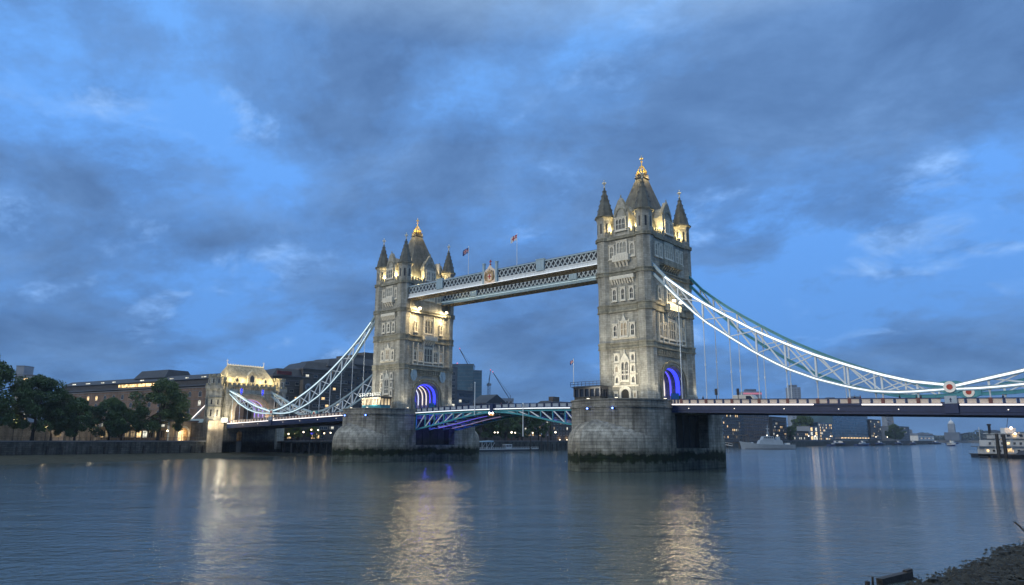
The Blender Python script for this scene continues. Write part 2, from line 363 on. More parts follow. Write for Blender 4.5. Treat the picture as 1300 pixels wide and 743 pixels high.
def ground():
    # north bank behind the river wall, then the far bank where the river bends
    mb = MB(); mb.prism([(-134.6, -600), (-134.6, 1190), (-330, 1700), (-420, 2090), (-200, 2240), (400, 2500), (3000, 3200), (3000, 8500), (-3000, 8500), (-3000, -600)], -2, 5.1)
    tag(mb.build('ground', 'pave'), kind='structure')
    rs = random.Random(5)
    # foreshore of mud and shingle below the north wall
    mb = MB(); rows = []
    for i in range(121):
        y = -200 + i * 1.9; w = interp([(-200, 66), (-98, 66), (-73, 60), (-50, 50), (-37, 44), (-20, 34), (0, 26), (28, 12)], y) + rs.uniform(-.6, .6)
        row = []
        for k in range(9):
            t = k / 8; z = 1.1 * (1 - t) - 0.12 + (rs.uniform(-.06, .06) if 0 < k < 8 else 0)
            row.append(mb.P((-134.2 + w * t, y, z)))
        rows.append(row)
    for a, b in zip(rows, rows[1:]):
        for k in range(8): mb.face([a[k], a[k + 1], b[k + 1], b[k]])
    o = mb.build('foreshore', mat('foreshore_mud', (0.042, 0.045, 0.036), 0.9, 0, 0.45, 0.5, 0.9, 2.5, 0.05)); tag(o, kind='structure')
    # near shore at the photographer's feet
    mb = MB(); rows = []; edge = [(-175, 116), (-122, 118.6), (-113.2, 119.5), (-110.3, 119.9), (-106.8, 120.3), (-103, 120.8), (-100, 121.2), (-97.8, 120.75), (-95, 121.5), (-92, 122), (-88, 122.5), (-84, 123), (-60, 127), (-20, 130), (60, 133.4)]
    ys = [-175 + 1.3 * i for i in range(181)]
    for y in ys:
        x0 = interp(edge, y); row = []
        for k in range(22):
            t = k / 21; x = x0 - 1.5 + t * t * 34 + t * 2
            z = -0.16 + (x - x0 + 1.5) * 0.07 + (rs.uniform(-.09, .09)); row.append(mb.P((x, y + rs.uniform(-.2, .2), z)))
        rows.append(row)
    for a, b in zip(rows, rows[1:]):
        for k in range(21): mb.face([a[k], a[k + 1], b[k + 1], b[k]])
    o = mb.build('near_shore', mat('shore_mud', (0.012, 0.013, 0.010), 0.8, 0, 0.6, 0.8, 0.9, 5, 0.15)); tag(o, kind='structure')
    mb = MB(); mb.T = None
    for i in range(9000):
        y = rs.uniform(-128, -76) if i % 5 else rs.uniform(-160, -60); x0 = interp(edge, y); x = x0 + abs(rs.gauss(0, 2.6)) * rs.choice((1, 1, 1, 1, 2)) - rs.uniform(0, 1.1)
        z = -0.12 + (x - x0 + 1.5) * 0.07; r = rs.choice((0.05, 0.07, 0.09, 0.13, 0.18)) * rs.uniform(.8, 1.3)
        a = rs.uniform(0, 6.28); sx, sy, sz = r * rs.uniform(.8, 1.6), r * rs.uniform(.7, 1.1), r * rs.uniform(.4, .8)
        ids = []
        for (px, py, pz) in ((1, 0, 0), (0, 1, 0.1), (-1, 0, 0), (0, -1, -.1), (0.1, 0, 1), (0, 0.1, -1)):
            ux, uy = px * sx, py * sy; ids.append(mb.P((x + ux * math.cos(a) - uy * math.sin(a), y + ux * math.sin(a) + uy * math.cos(a), z + pz * sz)))
        for q in ((0, 1, 4), (1, 2, 4), (2, 3, 4), (3, 0, 4), (1, 0, 5), (2, 1, 5), (3, 2, 5), (0, 3, 5)): mb.face([ids[k] for k in q])
    for i in range(160):
        y = rs.uniform(-122, -80); x0 = interp(edge, y); x = x0 + rs.uniform(-.9, 5); z = -0.12 + (x - x0 + 1.5) * 0.07; r = rs.uniform(.14, .38); a = rs.uniform(0, 6.28); n = rs.choice((5, 6, 7))
        lo = [(x + r * rs.uniform(.8, 1.4) * math.cos(a + k * 6.283 / n), y + r * rs.uniform(.7, 1.1) * math.sin(a + k * 6.283 / n)) for k in range(n)]
        hi = [(x + (p - x) * rs.uniform(.4, .8), y + (q - y) * rs.uniform(.4, .8)) for p, q in lo]; mb.prism(lo, z - .15, z + r * rs.uniform(.3, .7), hi)
    o = mb.build('shingle', mat('wet_pebbles', (0.024, 0.025, 0.022), 0.6, 0, 0.85, 1.7, spec=0.2), recalc=False); tag(o, kind='stuff')
ground()
def driftwood():
    t = thing('driftwood_beam', 'long dark squared timber lying in the shallows by the near shore', 'timber', (118.6, -112.4, 0))
    MB().beam((118.25, -113.6, .10), (118.98, -111.1, .20), .30, .34).build('beam', 'timber', t)
    MB().beam((118.85, -111.5, .36), (119.0, -111.0, .40), .2, .14).build('splintered_end', 'timber', t)
    for x, y, h, r, l in ((117.95, -114.45, .24, .13, 'short broad wooden stump left of the stranded timber'), (118.1, -114.15, .40, .06, 'taller thin wooden stump beside the stranded timber')):
        o = MB().prism(oct_(r, x, y, 7), -.3, h, oct_(r * .8, x + .02, y, 7)).build('stump', 'timber'); tag(o, l, 'post')
    t = MB(); t.tube([(121.5, -89.3, .05), (121.15, -88.2, .3), (120.7, -87.2, .62), (120.3, -86.3, .75)], [.08, .07, .06, .03]); t.tube([(120.9, -87.7, .5), (120.6, -87.9, .9)], [.05, .03])
    tag(t.build('branch', 'timber'), 'dark crooked branch stranded at the right edge of the near shore', 'branch')
driftwood()

# ------------------------------------------------------------------ bridge piers
def pier(cx, label):
    t = thing('bridge_pier', label, 'pier', (cx, 0, 0), 'granite river piers of the bridge')
    HW = 10.65
    def nose_u(k, n=24): a = math.pi * k / n; return (-HW * math.cos(a), -14 - 8.4 * math.sin(a))
    def nose_q(k, n=24):
        a = math.pi * k / n; s = math.sin(a); x = -HW * math.cos(a)
        return (x * (1 + 0.06 * s), -14 - 14.3 * (0.55 * s + 0.45 * (1 - abs(x) / HW) ** 0.9))
    up = [nose_u(k) for k in range(25)]; south = [(HW, -14 + 1.0 * i) for i in range(1, 28)]
    def outline(notch):
        pts = list(up)
        pts += [(HW, -7.8), (HW - notch, -7.8), (HW - notch, 7.8), (HW, 7.8)] if notch else [(HW, 0)]
        pts += [(-x, -y) for x, y in up]
        pts += [(-HW, 7.8), (-HW + notch, 7.8), (-HW + notch, -7.8), (-HW, -7.8)] if notch else [(-HW, 0)]
        return pts
    def arc(poly):
        d = [0]
        for a, b in zip(poly, poly[1:] + poly[:1]): d.append(d[-1] + math.hypot(b[0] - a[0], b[1] - a[1]))
        return d
    mb = MB(); uvs = []
    def layer(poly, z0, z1, top=None):
        d = arc(poly); n = len(poly); tp = top or poly
        a = []; b = []
        for k in range(n + 1):
            x, y = poly[k % n]; a.append(mb.P((x + cx, y, z0))); uvs.append((d[k], z0))
            x, y = tp[k % n]; b.append(mb.P((x + cx, y, z1))); uvs.append((d[k], z1))
        for k in range(n): mb.face([a[k], a[k + 1], b[k + 1], b[k]])
        mb.face(a[:n][::-1]); mb.face(b[:n])
    layer(outline(0), -3, 4.5); layer(outline(2.6), 4.5, 11.9); layer(outline(0), 11.9, 13.0)
    def grow(p, g): return [(x * (1 + g / HW), y * (1 + g / 22)) for x, y in p]
    layer(grow(outline(0), -0.02), 13.32, 14.45)
    mb.build('pier_body', 'pier', t, uvs=uvs, recalc=True)
    m2 = MB(); uvs = []; keep = mb; mb = m2
    layer(grow(outline(0), .28), 13.0, 13.32); m2.build('string_course', 'pier', t, uvs=uvs)
    mb = m3 = MB(); uvs = []; layer(grow(outline(0), .18), 14.45, 14.75); m3.build('coping', 'pier', t, uvs=uvs)
    # cutwaters: a pointed prow with a domed stone cap dying into the body
    for sg in (1, -1):
        mb = MB(); uvs = []; K = 10; n = 24
        d = arc([nose_q(k) for k in range(n + 1)])
        def hgt(k): s = abs(2 * k / n - 1); return 5.6 + 4.9 * (1 - s ** 1.15)
        rows = []
        rows.append([(nose_q(k), -3) for k in range(n + 1)])
        for r in range(K + 1):
            a = math.pi / 2 * r / K; row = []
            for k in range(n + 1):
                q = nose_q(k); u = nose_u(k); f = 1 - math.cos(a)
                row.append(((q[0] + (u[0] - q[0]) * f, q[1] + (u[1] - q[1]) * f), 5.2 + (hgt(k) - 5.2) * math.sin(a)))
            rows.append(row)
        ids = []
        for row in rows:
            l = []
            for k, ((x, y), z) in enumerate(row): l.append(mb.P((cx + sg * x, sg * y, z))); uvs.append((d[k], z))
            ids.append(l)
        for a, b in zip(ids, ids[1:]):
            for k in range(n): mb.face([a[k], a[k + 1], b[k + 1], b[k]])
        mb.build('cutwater', 'pier', t, uvs=uvs)
    # ladder rungs, mooring rings and blue navigation lamps under the parapet
    for (x, y) in (((-1.6, -22.4), (4.2, -21.7)) if cx > 0 else ((-2.4, -22.4), (5.4, -21.2))):
        o = MB().lathe([(0.22, 0), (0.26, .1), (0.26, .25), (.18, .36)], 8, (cx + x, y - .35, 12.55)).build('signal_lamp', 'dark', t)
        MB().lathe([(0.05, 0), (0.17, .08), (0.17, .2), (.05, .28)], 8, (cx + x, y - .72, 12.6)).build('lens', M['navlens'], o)
    for sg in (1, -1):
        mb = MB(); x = cx + sg * (HW - 2.45); mb.box(x - .1, x + .1, -7.75, 7.75, 4.55, 11.85); rl = mb.build('recess_shade_panel', 'wall3', t)  # dark panel carries the recess shade in its colour
        for y in (-6, -3, 0, 3, 6): MB().box(x + sg * .1 - .05, x + sg * .1 + .15, y - .12, y + .12, 4.6, 11.8).build('panel_board', 'dark', rl)
    MB().prism([(x * .96 + cx, y * .96) for x, y in outline(0)], 14.3, 14.5).build('pier_deck', 'asphalt', t)
    return t
M['navlens'] = glow('blue_signal_lens', (0.10, 0.22, 1.0), 9)
pier(41.15, 'nearer stone bridge pier with domed cutwater and green tide band, below the right tower')
pier(-41.15, 'farther stone bridge pier with green tide band, below the left tower')

# ------------------------------------------------------------------ windows shared by both towers
def head(w, z0, z1, n=4):
    """outline of one lancet light: (u,z) points, pointed head, and the same points pushed to a rectangle"""
    hw = w / 2; sp = z1 - min(w * 0.75, (z1 - z0) * 0.45); pts = [(-hw, z0), (-hw, sp)]
    for k in range(1, n): a = math.pi / 2 * k / n; pts.append((-hw * math.cos(a) ** 1.3, sp + (z1 - sp) * math.sin(a)))
    pts.append((0, z1)); full = pts + [(-u, z) for u, z in pts[-2::-1]]
    return full
def window_meshes(W_, H_, lights, border=0.28, depth=0.32, transom=True):
    fm = MB(); pm = MB(); lw = (W_ - 2 * border - (lights - 1) * .16) / lights
    for i in range(lights):
        uc = -W_ / 2 + border + lw / 2 + i * (lw + .16)
        inn = [(uc + u, z) for u, z in head(lw, border, H_ - border)]
        lo = uc - lw / 2 - (border if i == 0 else .08); hi = uc + lw / 2 + (border if i == lights - 1 else .08)
        out = []
        for u, z in inn:
            tu = (u - uc) / (lw / 2); zz = 0 if z <= border + 1e-4 else (H_ if z > H_ - border - min(lw * .75, (H_ - 2 * border) * .45) + 1e-3 else z)
            out.append((uc + tu * (hi - uc) if tu > 0 else uc + tu * (uc - lo), zz))
        fm.ring(out, inn, 0.0, depth, ident)
        pm.extr(inn, 0.01, 0.05, ident)
        if transom and H_ > 2.2: fm.box(uc - lw / 2, uc + lw / 2, .05, depth - .1, H_ * .5 - .07, H_ * .5 + .07)
        fm.box(uc - .04, uc + .04, .05, depth - .15, border, H_ - border - .15)
    fm.box(-W_ / 2 - .12, W_ / 2 + .12, 0, depth + .15, -.22, 0)       # sill
    fm.box(-W_ / 2 - .08, W_ / 2 + .08, 0, depth + .1, H_, H_ + .16)   # label mould
    return fm.mesh('window', 'pale'), pm.mesh('pane', 'glass'), pm.mesh('pane', 'roomd')
WM = {k: window_meshes(*v) for k, v in dict(slit=(1.05, 1.6, 1), small=(1.25, 1.9, 1), one=(1.35, 3.0, 1), two=(2.1, 3.5, 2), twob=(2.3, 4.6, 2), three=(3.0, 3.1, 3), four=(4.2, 3.9, 4), arch4=(3.6, 4.6, 3), lanc=(1.5, 3.3, 1), lan=(1.9, 3.2, 2)).items()}
def window(kind, parent, T, u, z, lit=False):
    o = bpy.data.objects.new('window', WM[kind][0]); link(o, parent)
    o.matrix_basis = Matrix.Translation(-wl(parent)) @ T @ Matrix.Translation((u, 0, z))
    p = bpy.data.objects.new('pane', WM[kind][2 if lit else 1]); link(p, o); return o
def faceT(cx, cy, rz, out): return Matrix.Translation((cx, cy, 0)) @ Matrix.Rotation(R(rz), 4, 'Z') @ Matrix.Translation((0, out, 0))
def archpts(hw, z0, spring, top, n=9, power=0.85):
    pts = [(-hw, z0), (-hw, spring)]
    for k in range(1, n): a = math.pi / 2 * k / n; pts.append((-hw * math.cos(a), spring + (top - spring) * math.sin(a) ** power))
    pts.append((0, top)); return pts + [(-u, z) for u, z in pts[-2::-1]]
def corbels(mb, T, u0, u1, z0, z1, n, out=.5):
    old = mb.T; mb.T = T; step = (u1 - u0) / n
    for i in range(n):
        c = u0 + (i + .5) * step
        mb.hexa([(c - step * .28, 0, z0), (c + step * .28, 0, z0), (c + step * .28, .12, z0), (c - step * .28, .12, z0), (c - step * .28, 0, z1), (c + step * .28, 0, z1), (c + step * .28, out, z1), (c - step * .28, out, z1)])
    mb.T = old
def crenel(mb, T, u0, u1, z0, z1, n, d0=0.0, d1=.35):
    old = mb.T; mb.T = T; step = (u1 - u0) / (2 * n - 1)
    mb.box(u0, u1, d0, d1, z0, z0 + (z1 - z0) * .45)
    for i in range(n): mb.box(u0 + 2 * i * step, u0 + (2 * i + 1) * step, d0, d1, z0 + (z1 - z0) * .45, z1)
    mb.T = old

# ------------------------------------------------------------------ towers
A_, B_ = 5.23, 9.08                                       # turret centres
def tower(cx, label, inner):                              # inner: +1 when the river opening lies towards +X
    t = thing('bridge_tower', label, 'tower', (cx, 0, 14.5), 'gothic towers of the bridge')
    fx, fy = 6.3, 10.15
    faces = dict(west=faceT(cx, 0, 180, fy), east=faceT(cx, 0, 0, fy), south=faceT(cx, 0, -90, fx), north=faceT(cx, 0, 90, fx))
    ar = archpts(4.75, 14.5, 18.7, 22.9)
    body = MB(); poly = [(-fy, 14.5)] + ar + [(fy, 14.5), (fy, 26.5), (-fy, 26.5)]
    body.extr(poly, cx - fx, cx + fx, lambda u, d, z: (d, u, z))
    for z0, z1, g in ((28.0, 35.0, 0), (36.8, 43.6, 0), (44.6, 52.2, .12)):
        body.box(cx - fx - g, cx + fx + g, -fy - g, fy + g, z0, z1)
    body.build('wall', 'tower', t)
    for z0, z1, g in ((26.5, 28.0, .18), (35.0, 36.8, .2), (43.6, 44.6, .35), (52.2, 52.9, .4)):
        mb = MB(); mb.box(cx - fx - g, cx + fx + g, -fy - g, fy + g, z0 + .35, z1 - .3)
        for zz0, zz1 in ((z0, z0 + .35), (z1 - .3, z1)): mb.box(cx - fx - g - .22, cx + fx + g + .22, -fy - g - .22, fy + g + .22, zz0, zz1)
        mb.build('string_course', 'band', t)
    # corner turrets
    for sx in (-1, 1):
        for sy in (-1, 1):
            x, y = cx + sx * A_, sy * B_; mb = MB()
            mb.prism(oct_(2.35, x, y), 14.5, 16.2, oct_(2.3, x, y)); mb.prism(oct_(2.3, x, y), 16.2, 16.8, oct_(2.02, x, y))
            mb.prism(oct_(2.02, x, y), 16.8, 26.5); mb.prism(oct_(1.98, x, y), 28, 35); mb.prism(oct_(1.95, x, y), 36.8, 41.6)
            mb.prism(oct_(1.95, x, y), 41.6, 43.6, oct_(2.2, x, y)); mb.prism(oct_(2.12, x, y), 44.6, 52.2); mb.prism(oct_(1.98, x, y), 52.9, 57.4); mb.prism(oct_(1.98, x, y), 57.4, 58.1, oct_(2.3, x, y))
            tu = mb.build('turret', 'tower', t)
            for z0, z1, r in ((26.5, 28, 2.2), (35, 36.8, 2.2), (43.6, 44.6, 2.45), (52.2, 52.9, 2.35), (58.1, 58.5, 2.4)):
                mb = MB(); mb.prism(oct_(r, x, y), z0, z1); mb.prism(oct_(r + .14, x, y), z1 - .3, z1 + .002); mb.prism(oct_(r + .14, x, y), z0 - .002, z0 + .3); mb.build('turret_band', 'band', tu)
            mb = MB(); mb.prism(oct_(2.12, x, y), 58.5, 60.2, oct_(1.72, x, y)); mb.prism(oct_(1.72, x, y), 60.2, 66.0, oct_(.14, x, y)); 
            for k in range(8):
                a = R(22.5 + k * 45)
                for j in range(5):
                    r0 = 1.75 - j * .33; zz = 60.2 + j * 1.2; mb.box(x + r0 * math.cos(a) - .09, x + r0 * math.cos(a) + .09, y + r0 * math.sin(a) - .09, y + r0 * math.sin(a) + .09, zz, zz + .25)
            mb.build('spire', 'slate', tu)
            mb = MB(); mb.lathe([(.14, 0), (.32, .12), (.12, .3), (.1, .75), (.3, .9), (.1, 1.05), (.07, 1.95)], 8, (x, y, 66.0))
            mb.box(x - .55, x + .55, y - .1, y + .1, 67.15, 67.4); mb.box(x - .1, x + .1, y - .55, y + .55, 67.15, 67.4); mb.lathe([(.02, 0), (.2, .15), (.02, .3)], 6, (x, y, 67.8))
            mb.build('finial', 'finial', tu)
            mb = MB()
            for k in range(8):
                a = R(k * 45); T = Matrix.Translation((x, y, 0)) @ Matrix.Rotation(a, 4, 'Z')
                mb.T = T; mb.box(1.76, 1.86, -.22, .22, 54.2, 56.6); mb.T = None
            mb.build('slit_window', 'dark', tu)
    # west and east faces
    for fn in ('west', 'east'):
        T = faces[fn]; lit = fn == 'west'
        for u in (-2.15, 2.15):
            for z in (18.5, 21.0, 23.5): window('small', t, T, u, z, lit and u > 0 and z == 21.0)
        window('twob', t, T, 0, 19.2); mb = MB(T)
        mb.extr([(-1.15, 23.95), (0, 25.7), (1.15, 23.95)], 0, .3, ident); mb.box(-.12, .12, 0, .35, 25.6, 26.3)
        mb.box(-3.2, 3.2, 0, .18, 20.55, 20.85); mb.box(-3.3, 3.3, 0, .22, 18.0, 18.25)
        for u in (-1.42, 1.42): mb.box(u - .12, u + .12, 0, .25, 18.25, 25.6)
        mb.build('window_tracery', 'pale', t)
        # doorway
        out = archpts(1.55, 14.5, 16.6, 18.1, 6); inn = archpts(1.0, 14.5, 16.3, 17.4, 6)
        mb = MB(T); mb.ring(out, inn, 0, .45, ident, closed=False); d = mb.build('door_arch', 'pale', t)
        mb = MB(T); mb.extr(inn, .05, .12, ident); mb.build('door', 'timber', d)
        window('slit', t, T, -2.45, 15.2, lit); window('slit', t, T, 2.45, 15.2)
        for u in (-2.3, 2.3): window('one', t, T, u, 29.2, False)
        window('two', t, T, 0, 29.2, lit); mb = MB(T); mb.extr([(-.6, 32.85), (0, 34.3), (.6, 32.85)], 0, .3, ident); mb.box(-3.1, 3.1, 0, .2, 28.72, 28.95)
        for u in (-1.32, 1.32): mb.box(u - .1, u + .1, 0, .25, 29, 33.2)
        mb.build('window_tracery', 'pale', t)
        for k, u in enumerate((-2.25, 0, 2.25)): window('one', t, T, u, 37.6, False)
        mb = MB(); corbels(mb, T, -3.1, 3.1, 41.5, 42.6, 9, .75); mb.T = T; mb.box(-3.2, 3.2, 0, .8, 42.6, 43.4); mb.build('corbel_table', 'pale', t)
        mb = MB(); corbels(mb, T, -1.9, 1.9, 45.4, 46.7, 4, 1.0); mb.T = T; mb.box(-2.15, 2.15, .1, 1.15, 46.7, 47.0); mb.box(-2.15, 2.15, .98, 1.13, 47.0, 48.2)
        for u in (-2.08, 2.08): mb.box(u - .07, u + .07, .1, 1.0, 47.0, 48.2)
        for k in range(6): mb.box(-1.9 + k * .68, -1.5 + k * .68, 1.13, 1.2, 47.2, 48.0)
        mb.build('balcony', 'pale', t)
        window('three', t, T, 0, 48.5); window('lanc', t, T, -2.75, 47.6); window('lanc', t, T, 2.75, 47.6)
        gable(t, T, 4.2, 0, 'three')
    # faces across the roadway
    for fn, sg in (('south', 1), ('north', -1)):
        T = faces[fn]; is_in = sg == inner
        for k, (o_, d_, m_) in enumerate(((1.25, .45, 'band'), (.75, .30, 'tower'), (.35, .15, 'band'))):
            mb = MB(T); mb.ring(archpts(4.75 + o_, 14.5, 18.7, 22.9 + o_), archpts(4.75 + o_ - .42, 14.5, 18.7, 22.9 + o_ - .42), 0, d_, ident, closed=False)
            mb.build('arch_moulding', m_, t)
        for u in (-5.3, 5.3): window('one', t, T, u, 29.2, is_in and u < 0)
        for u in (-3.1, 3.1): window('two', t, T, u, 29.0, is_in and u > 0)
        window('arch4', t, T, 0, 28.9)
        mb = MB(T)
        for u in (-6.2, -4.35, -1.92, 1.92, 4.35, 6.2): mb.box(u - .13, u + .13, 0, .5, 27.9, 34.6)
        mb.box(-6.4, 6.4, 0, .35, 27.9, 28.3); mb.build('window_tracery', 'pale', t)
        mb = MB(T); mb.box(-6.8, 6.8, 0, .25, 24.9, 25.2)
        for k in range(17): mb.box(-6.6 + k * .8, -6.15 + k * .8, 0, .3, 25.2, 26.3)
        mb.build('frieze', 'band', t)
        for u in (-5.2, 5.2): window('one', t, T, u, 37.8, is_in)
        window('arch4', t, T, 0, 37.6); mb = MB(T)
        for u in (-2.05, 2.05): mb.box(u - .14, u + .14, 0, .45, 37.2, 43.0)
        mb.build('window_tracery', 'pale', t)
        mb = MB(); corbels(mb, T, -2.4, 2.4, 34.1, 35.6, 5, 1.3); mb.T = T; mb.box(-2.7, 2.7, .1, 1.5, 35.6, 35.9); mb.box(-2.7, 2.7, 1.36, 1.5, 35.9, 37.0)
        for u in (-2.63, 2.63): mb.box(u - .07, u + .07, .1, 1.4, 35.9, 37.0)
        for k in range(8): mb.box(-2.5 + k * .65, -2.1 + k * .65, 1.5, 1.56, 36.05, 36.85)
        mb.build('balcony', 'pale', t)
        for u in (-6.0, -3.9, 3.9, 6.0): window('lanc', t, T, u, 47.8)
        window('four', t, T, 0, 48.0)
        if not is_in:
            mb = MB(); corbels(mb, T, -4.2, 4.2, 44.7, 46.0, 8, 1.2); mb.T = T; mb.box(-4.5, 4.5, .1, 1.35, 46.0, 46.3); mb.box(-4.5, 4.5, 1.2, 1.35, 46.3, 47.4); mb.build('balcony', 'band', t)
        gable(t, T, 5.0, 0, 'lan2')
        if is_in:
            for u in (-5.9, 5.9):
                mb = MB(T); mb.extr([(u - 1.0, 26.1), (u - 1.25, 24.6), (u - .6, 23.4), (u + .1, 23.1), (u + .9, 23.6), (u + 1.25, 24.8), (u + .9, 26.2), (u + .35, 26.5), (u, 26.1), (u - .4, 26.5)], .46, .75, ident)
                mb.extr([(u - .55, 25.6), (u, 23.8), (u + .55, 25.6)], .75, .9, ident)
                mb.build('shield', 'tealpale', t)
    # vaulted passage: ribs carrying strips of coloured light, and the pale blue gates
    order = [(5.2, 'ledblue'), (3.3, 'ledviolet'), (1.6, 'ledwarm'), (-.1, 'ledwarm'), (-2.0, 'ledcool'), (-3.9, 'ledblue')]
    for dx, mm in order:
        x = cx + inner * dx if inner > 0 else cx - inner * dx
        mb = MB(); mb.ring(archpts(4.74, 14.5, 18.7, 22.85), archpts(4.3, 14.5, 18.5, 22.4), x - .3, x + .3, lambda u, d, z: (d, u, z), closed=False)
        rb = mb.build('vault_rib', 'pale', t)
        pts = archpts(4.28, 16.5, 18.5, 22.38); inn = archpts(4.2, 16.5, 18.5, 22.3)
        mb = MB(); w_ = .5 if mm == 'ledblue' else .15
        mb.ring(pts, inn, x - w_, x + w_, lambda u, d, z: (d, u, z), closed=False); mb.build('light_strip', mm, rb)
    for y in (-4.1, 4.1):
        for x in (cx + 4.6, cx - 4.6):
            MB().box(x - .9, x + .9, y - .55, y + .55, 14.7, 17.0).build('gate', 'teal', t)
    for fn, w in (('west', 3.4), ('east', 3.4), ('south', 7.2), ('north', 7.2)):
        T = faces[fn]; g = 2.1 if fn in ('west', 'east') else 2.5
        for a_, b_ in ((-w, -g), (g, w)): mb = MB(); crenel(mb, T, a_, b_, 52.9, 54.6, 2 if w < 5 else 5, -.25, .25); mb.build('parapet', 'band', t)
    # steep main roof with its gilded crown
    def rect(a, b): return [(cx - a, -b), (cx + a, -b), (cx + a, b), (cx - a, b)]
    mb = MB(); mb.prism(rect(5.6, 9.2), 52.9, 53.3); mb.prism(rect(5.0, 7.4), 53.3, 57.0, rect(4.35, 6.2)); mb.prism(rect(4.35, 6.2), 57.0, 69.6, rect(1.0, 1.25))
    rf = mb.build('roof', 'slate', t)
    mb = MB(); mb.prism(rect(1.25, 1.5), 69.6, 69.9); mb.prism(rect(1.05, 1.3), 69.9, 70.3)
    for k in range(6):
        y = -1.2 + k * .48; mb.box(cx - 1.1, cx - .98, y - .08, y + .08, 69.9, 70.9); mb.box(cx + .98, cx + 1.1, y - .08, y + .08, 69.9, 70.9)
    for k in range(4):
        x = cx - .75 + k * .5; mb.box(x - .08, x + .08, -1.35, -1.22, 69.9, 70.9); mb.box(x - .08, x + .08, 1.22, 1.35, 69.9, 70.9)
    mb.build('roof_cresting', 'dark', rf)
    mb = MB(); mb.lathe([(.85, 0), (1.0, .25), (.9, .6), (.7, .9)], 16, (cx, 0, 70.3))
    for k in range(10):
        a = k * math.pi / 5; c, s = math.cos(a), math.sin(a)
        mb.tube([(cx + .95 * c, .95 * s, 70.7), (cx + 1.15 * c, 1.15 * s, 71.4), (cx + .85 * c, .85 * s, 72.2)], [.18, .2, .06], 5)
    for k in range(5):
        a = k * math.pi / 2.5; c, s = math.cos(a), math.sin(a)
        mb.tube([(cx + .8 * c, .8 * s, 70.8), (cx + .9 * c, .9 * s, 71.9), (cx + .45 * c, .45 * s, 72.8), (cx, 0, 73.0)], .14, 5)
    mb.lathe([(.3, 0), (.4, .2), (.14, .4), (.1, 1.2), (.32, 1.4), (.1, 1.6), (.07, 3.0)], 8, (cx, 0, 72.8))
    mb.box(cx - .5, cx + .5, -.09, .09, 74.9, 75.1); mb.box(cx - .09, cx + .09, -.5, .5, 74.9, 75.1)
    mb.build('crown', 'gold', t)
    for dx, dy in ((-1.9, -2.9), (1.9, 2.9), (1.9, -2.9)):
        light('crown_light', 'POINT', (cx + dx * 1.1, dy * .8, 70.9), 260, (1.0, .72, .30), t, .15)
    # gutters behind the gables flood the roof foot
    for dx, dy in ((-5.9, -6.3), (5.9, -6.3), (5.9, 6.3), (-5.9, 6.3), (2.9, -9.9), (-2.9, -9.9), (6.1, -4.0), (6.1, 4.0)):
        light('roof_light', 'POINT', (cx + dx, dy, 54.9), 620, (1.0, .78, .38), t, .45)
    # stacks between roof and gables
    for sx, sy in ((1, -1), (1, 1), (-1, -1), (-1, 1)):
        MB().box(cx + sx * 3.3 - .55, cx + sx * 3.3 + .55, sy * 5.9 - .5, sy * 5.9 + .5, 56, 61.2).build('chimney', 'pale', t)
    return t, faces
def gable(t, T, w, u0, kind):
    mb = MB(T); hw = w / 2; z0 = 52.9
    pts = [(-hw, z0), (hw, z0), (hw, 58.3), (hw - .55, 58.3), (hw - .55, 59.0), (.55, 61.4), (0, 62.3), (-.55, 61.4), (-hw + .55, 59.0), (-hw + .55, 58.3), (-hw, 58.3)]
    mb.extr(pts, -.9, .28, ident); mb.prism([(-hw + .5, -3.4), (hw - .5, -3.4), (hw - .5, -.9), (-hw + .5, -.9)], z0, 58.2)
    mb.extr([(-hw + .5, 58.2), (0, 61.0), (hw - .5, 58.2)], -4.4, -.9, ident)
    g = mb.build('gable', 'tower', t)
    mb = MB(T); mb.ring(archpts(hw - .6, 53.6, 57.0, 59.8, 6), archpts(hw - .85, 53.6, 56.9, 59.5, 6), .28, .45, ident, closed=False)
    for sgn in (-1, 1):
        mb.beam((sgn * (hw - .5), .1, 59.1), (sgn * .4, .1, 61.7), .5, .22, (0, 1, 0)); mb.prism([(sgn * (hw - .28) + a, -.1 + b) for a, b in ((-.22, -.22), (.22, -.22), (.22, .22), (-.22, .22))], 58.3, 60.0, [(sgn * (hw - .28), -.1)] * 4)
    mb.box(-.1, .1, -.1, .1, 62.2, 62.9)
    mb.build('gable_moulding', 'band', g)
    if kind == 'three': window('three', t, T @ Matrix.Translation((0, .28, 0)), 0, 54.1)
    else:
        for u in (-1.0, 1.0): window('lan', t, T @ Matrix.Translation((0, .28, 0)), u, 54.1)
towerS, facesS = tower(41.15, 'nearer gothic stone tower on the right, with the white chains rising to its landward face', -1)
towerN, facesN = tower(-41.15, 'farther gothic stone tower on the left, with pale blue shields beside its lit archway', 1)
def floodlamp(loc, to, label, e, size=.42, group='floodlights on the tower walls', lens='flood'):
    t = thing('floodlight', label, 'floodlight', loc, group); d = (Vector(to) - Vector(loc)).normalized(); p = Vector(loc)
    MB().beam(p - d * .35, p, .9, .7).build('housing', 'dark', t)
    MB().beam(p + d * .01, p + d * .06, .72, .55).build('lens', lens, t)
    q = p - Vector((0, 0, .35)); MB().tube([q, q - Vector((0, 0, .45))], .06).build('bracket', 'dark', t)
    if e: light('flood_beam', 'SPOT', p + d * .25, e, (1.0, .76, .40), t, 1.7, 130, to)
floodlamp((-33.6, -4.7, 45.0), (-30, -16, 28), 'left floodlight glowing under the high walkway on the farther tower', 9500)
floodlamp((-33.6, 6.4, 45.0), (-30, -6, 28), 'right floodlight glowing under the high walkway on the farther tower', 9500)
floodlamp((49.2, -1.3, 37.9), (54, -9, 28), 'left lamp of the pair above the lit balcony on the nearer tower', 4200, lens='flood2')
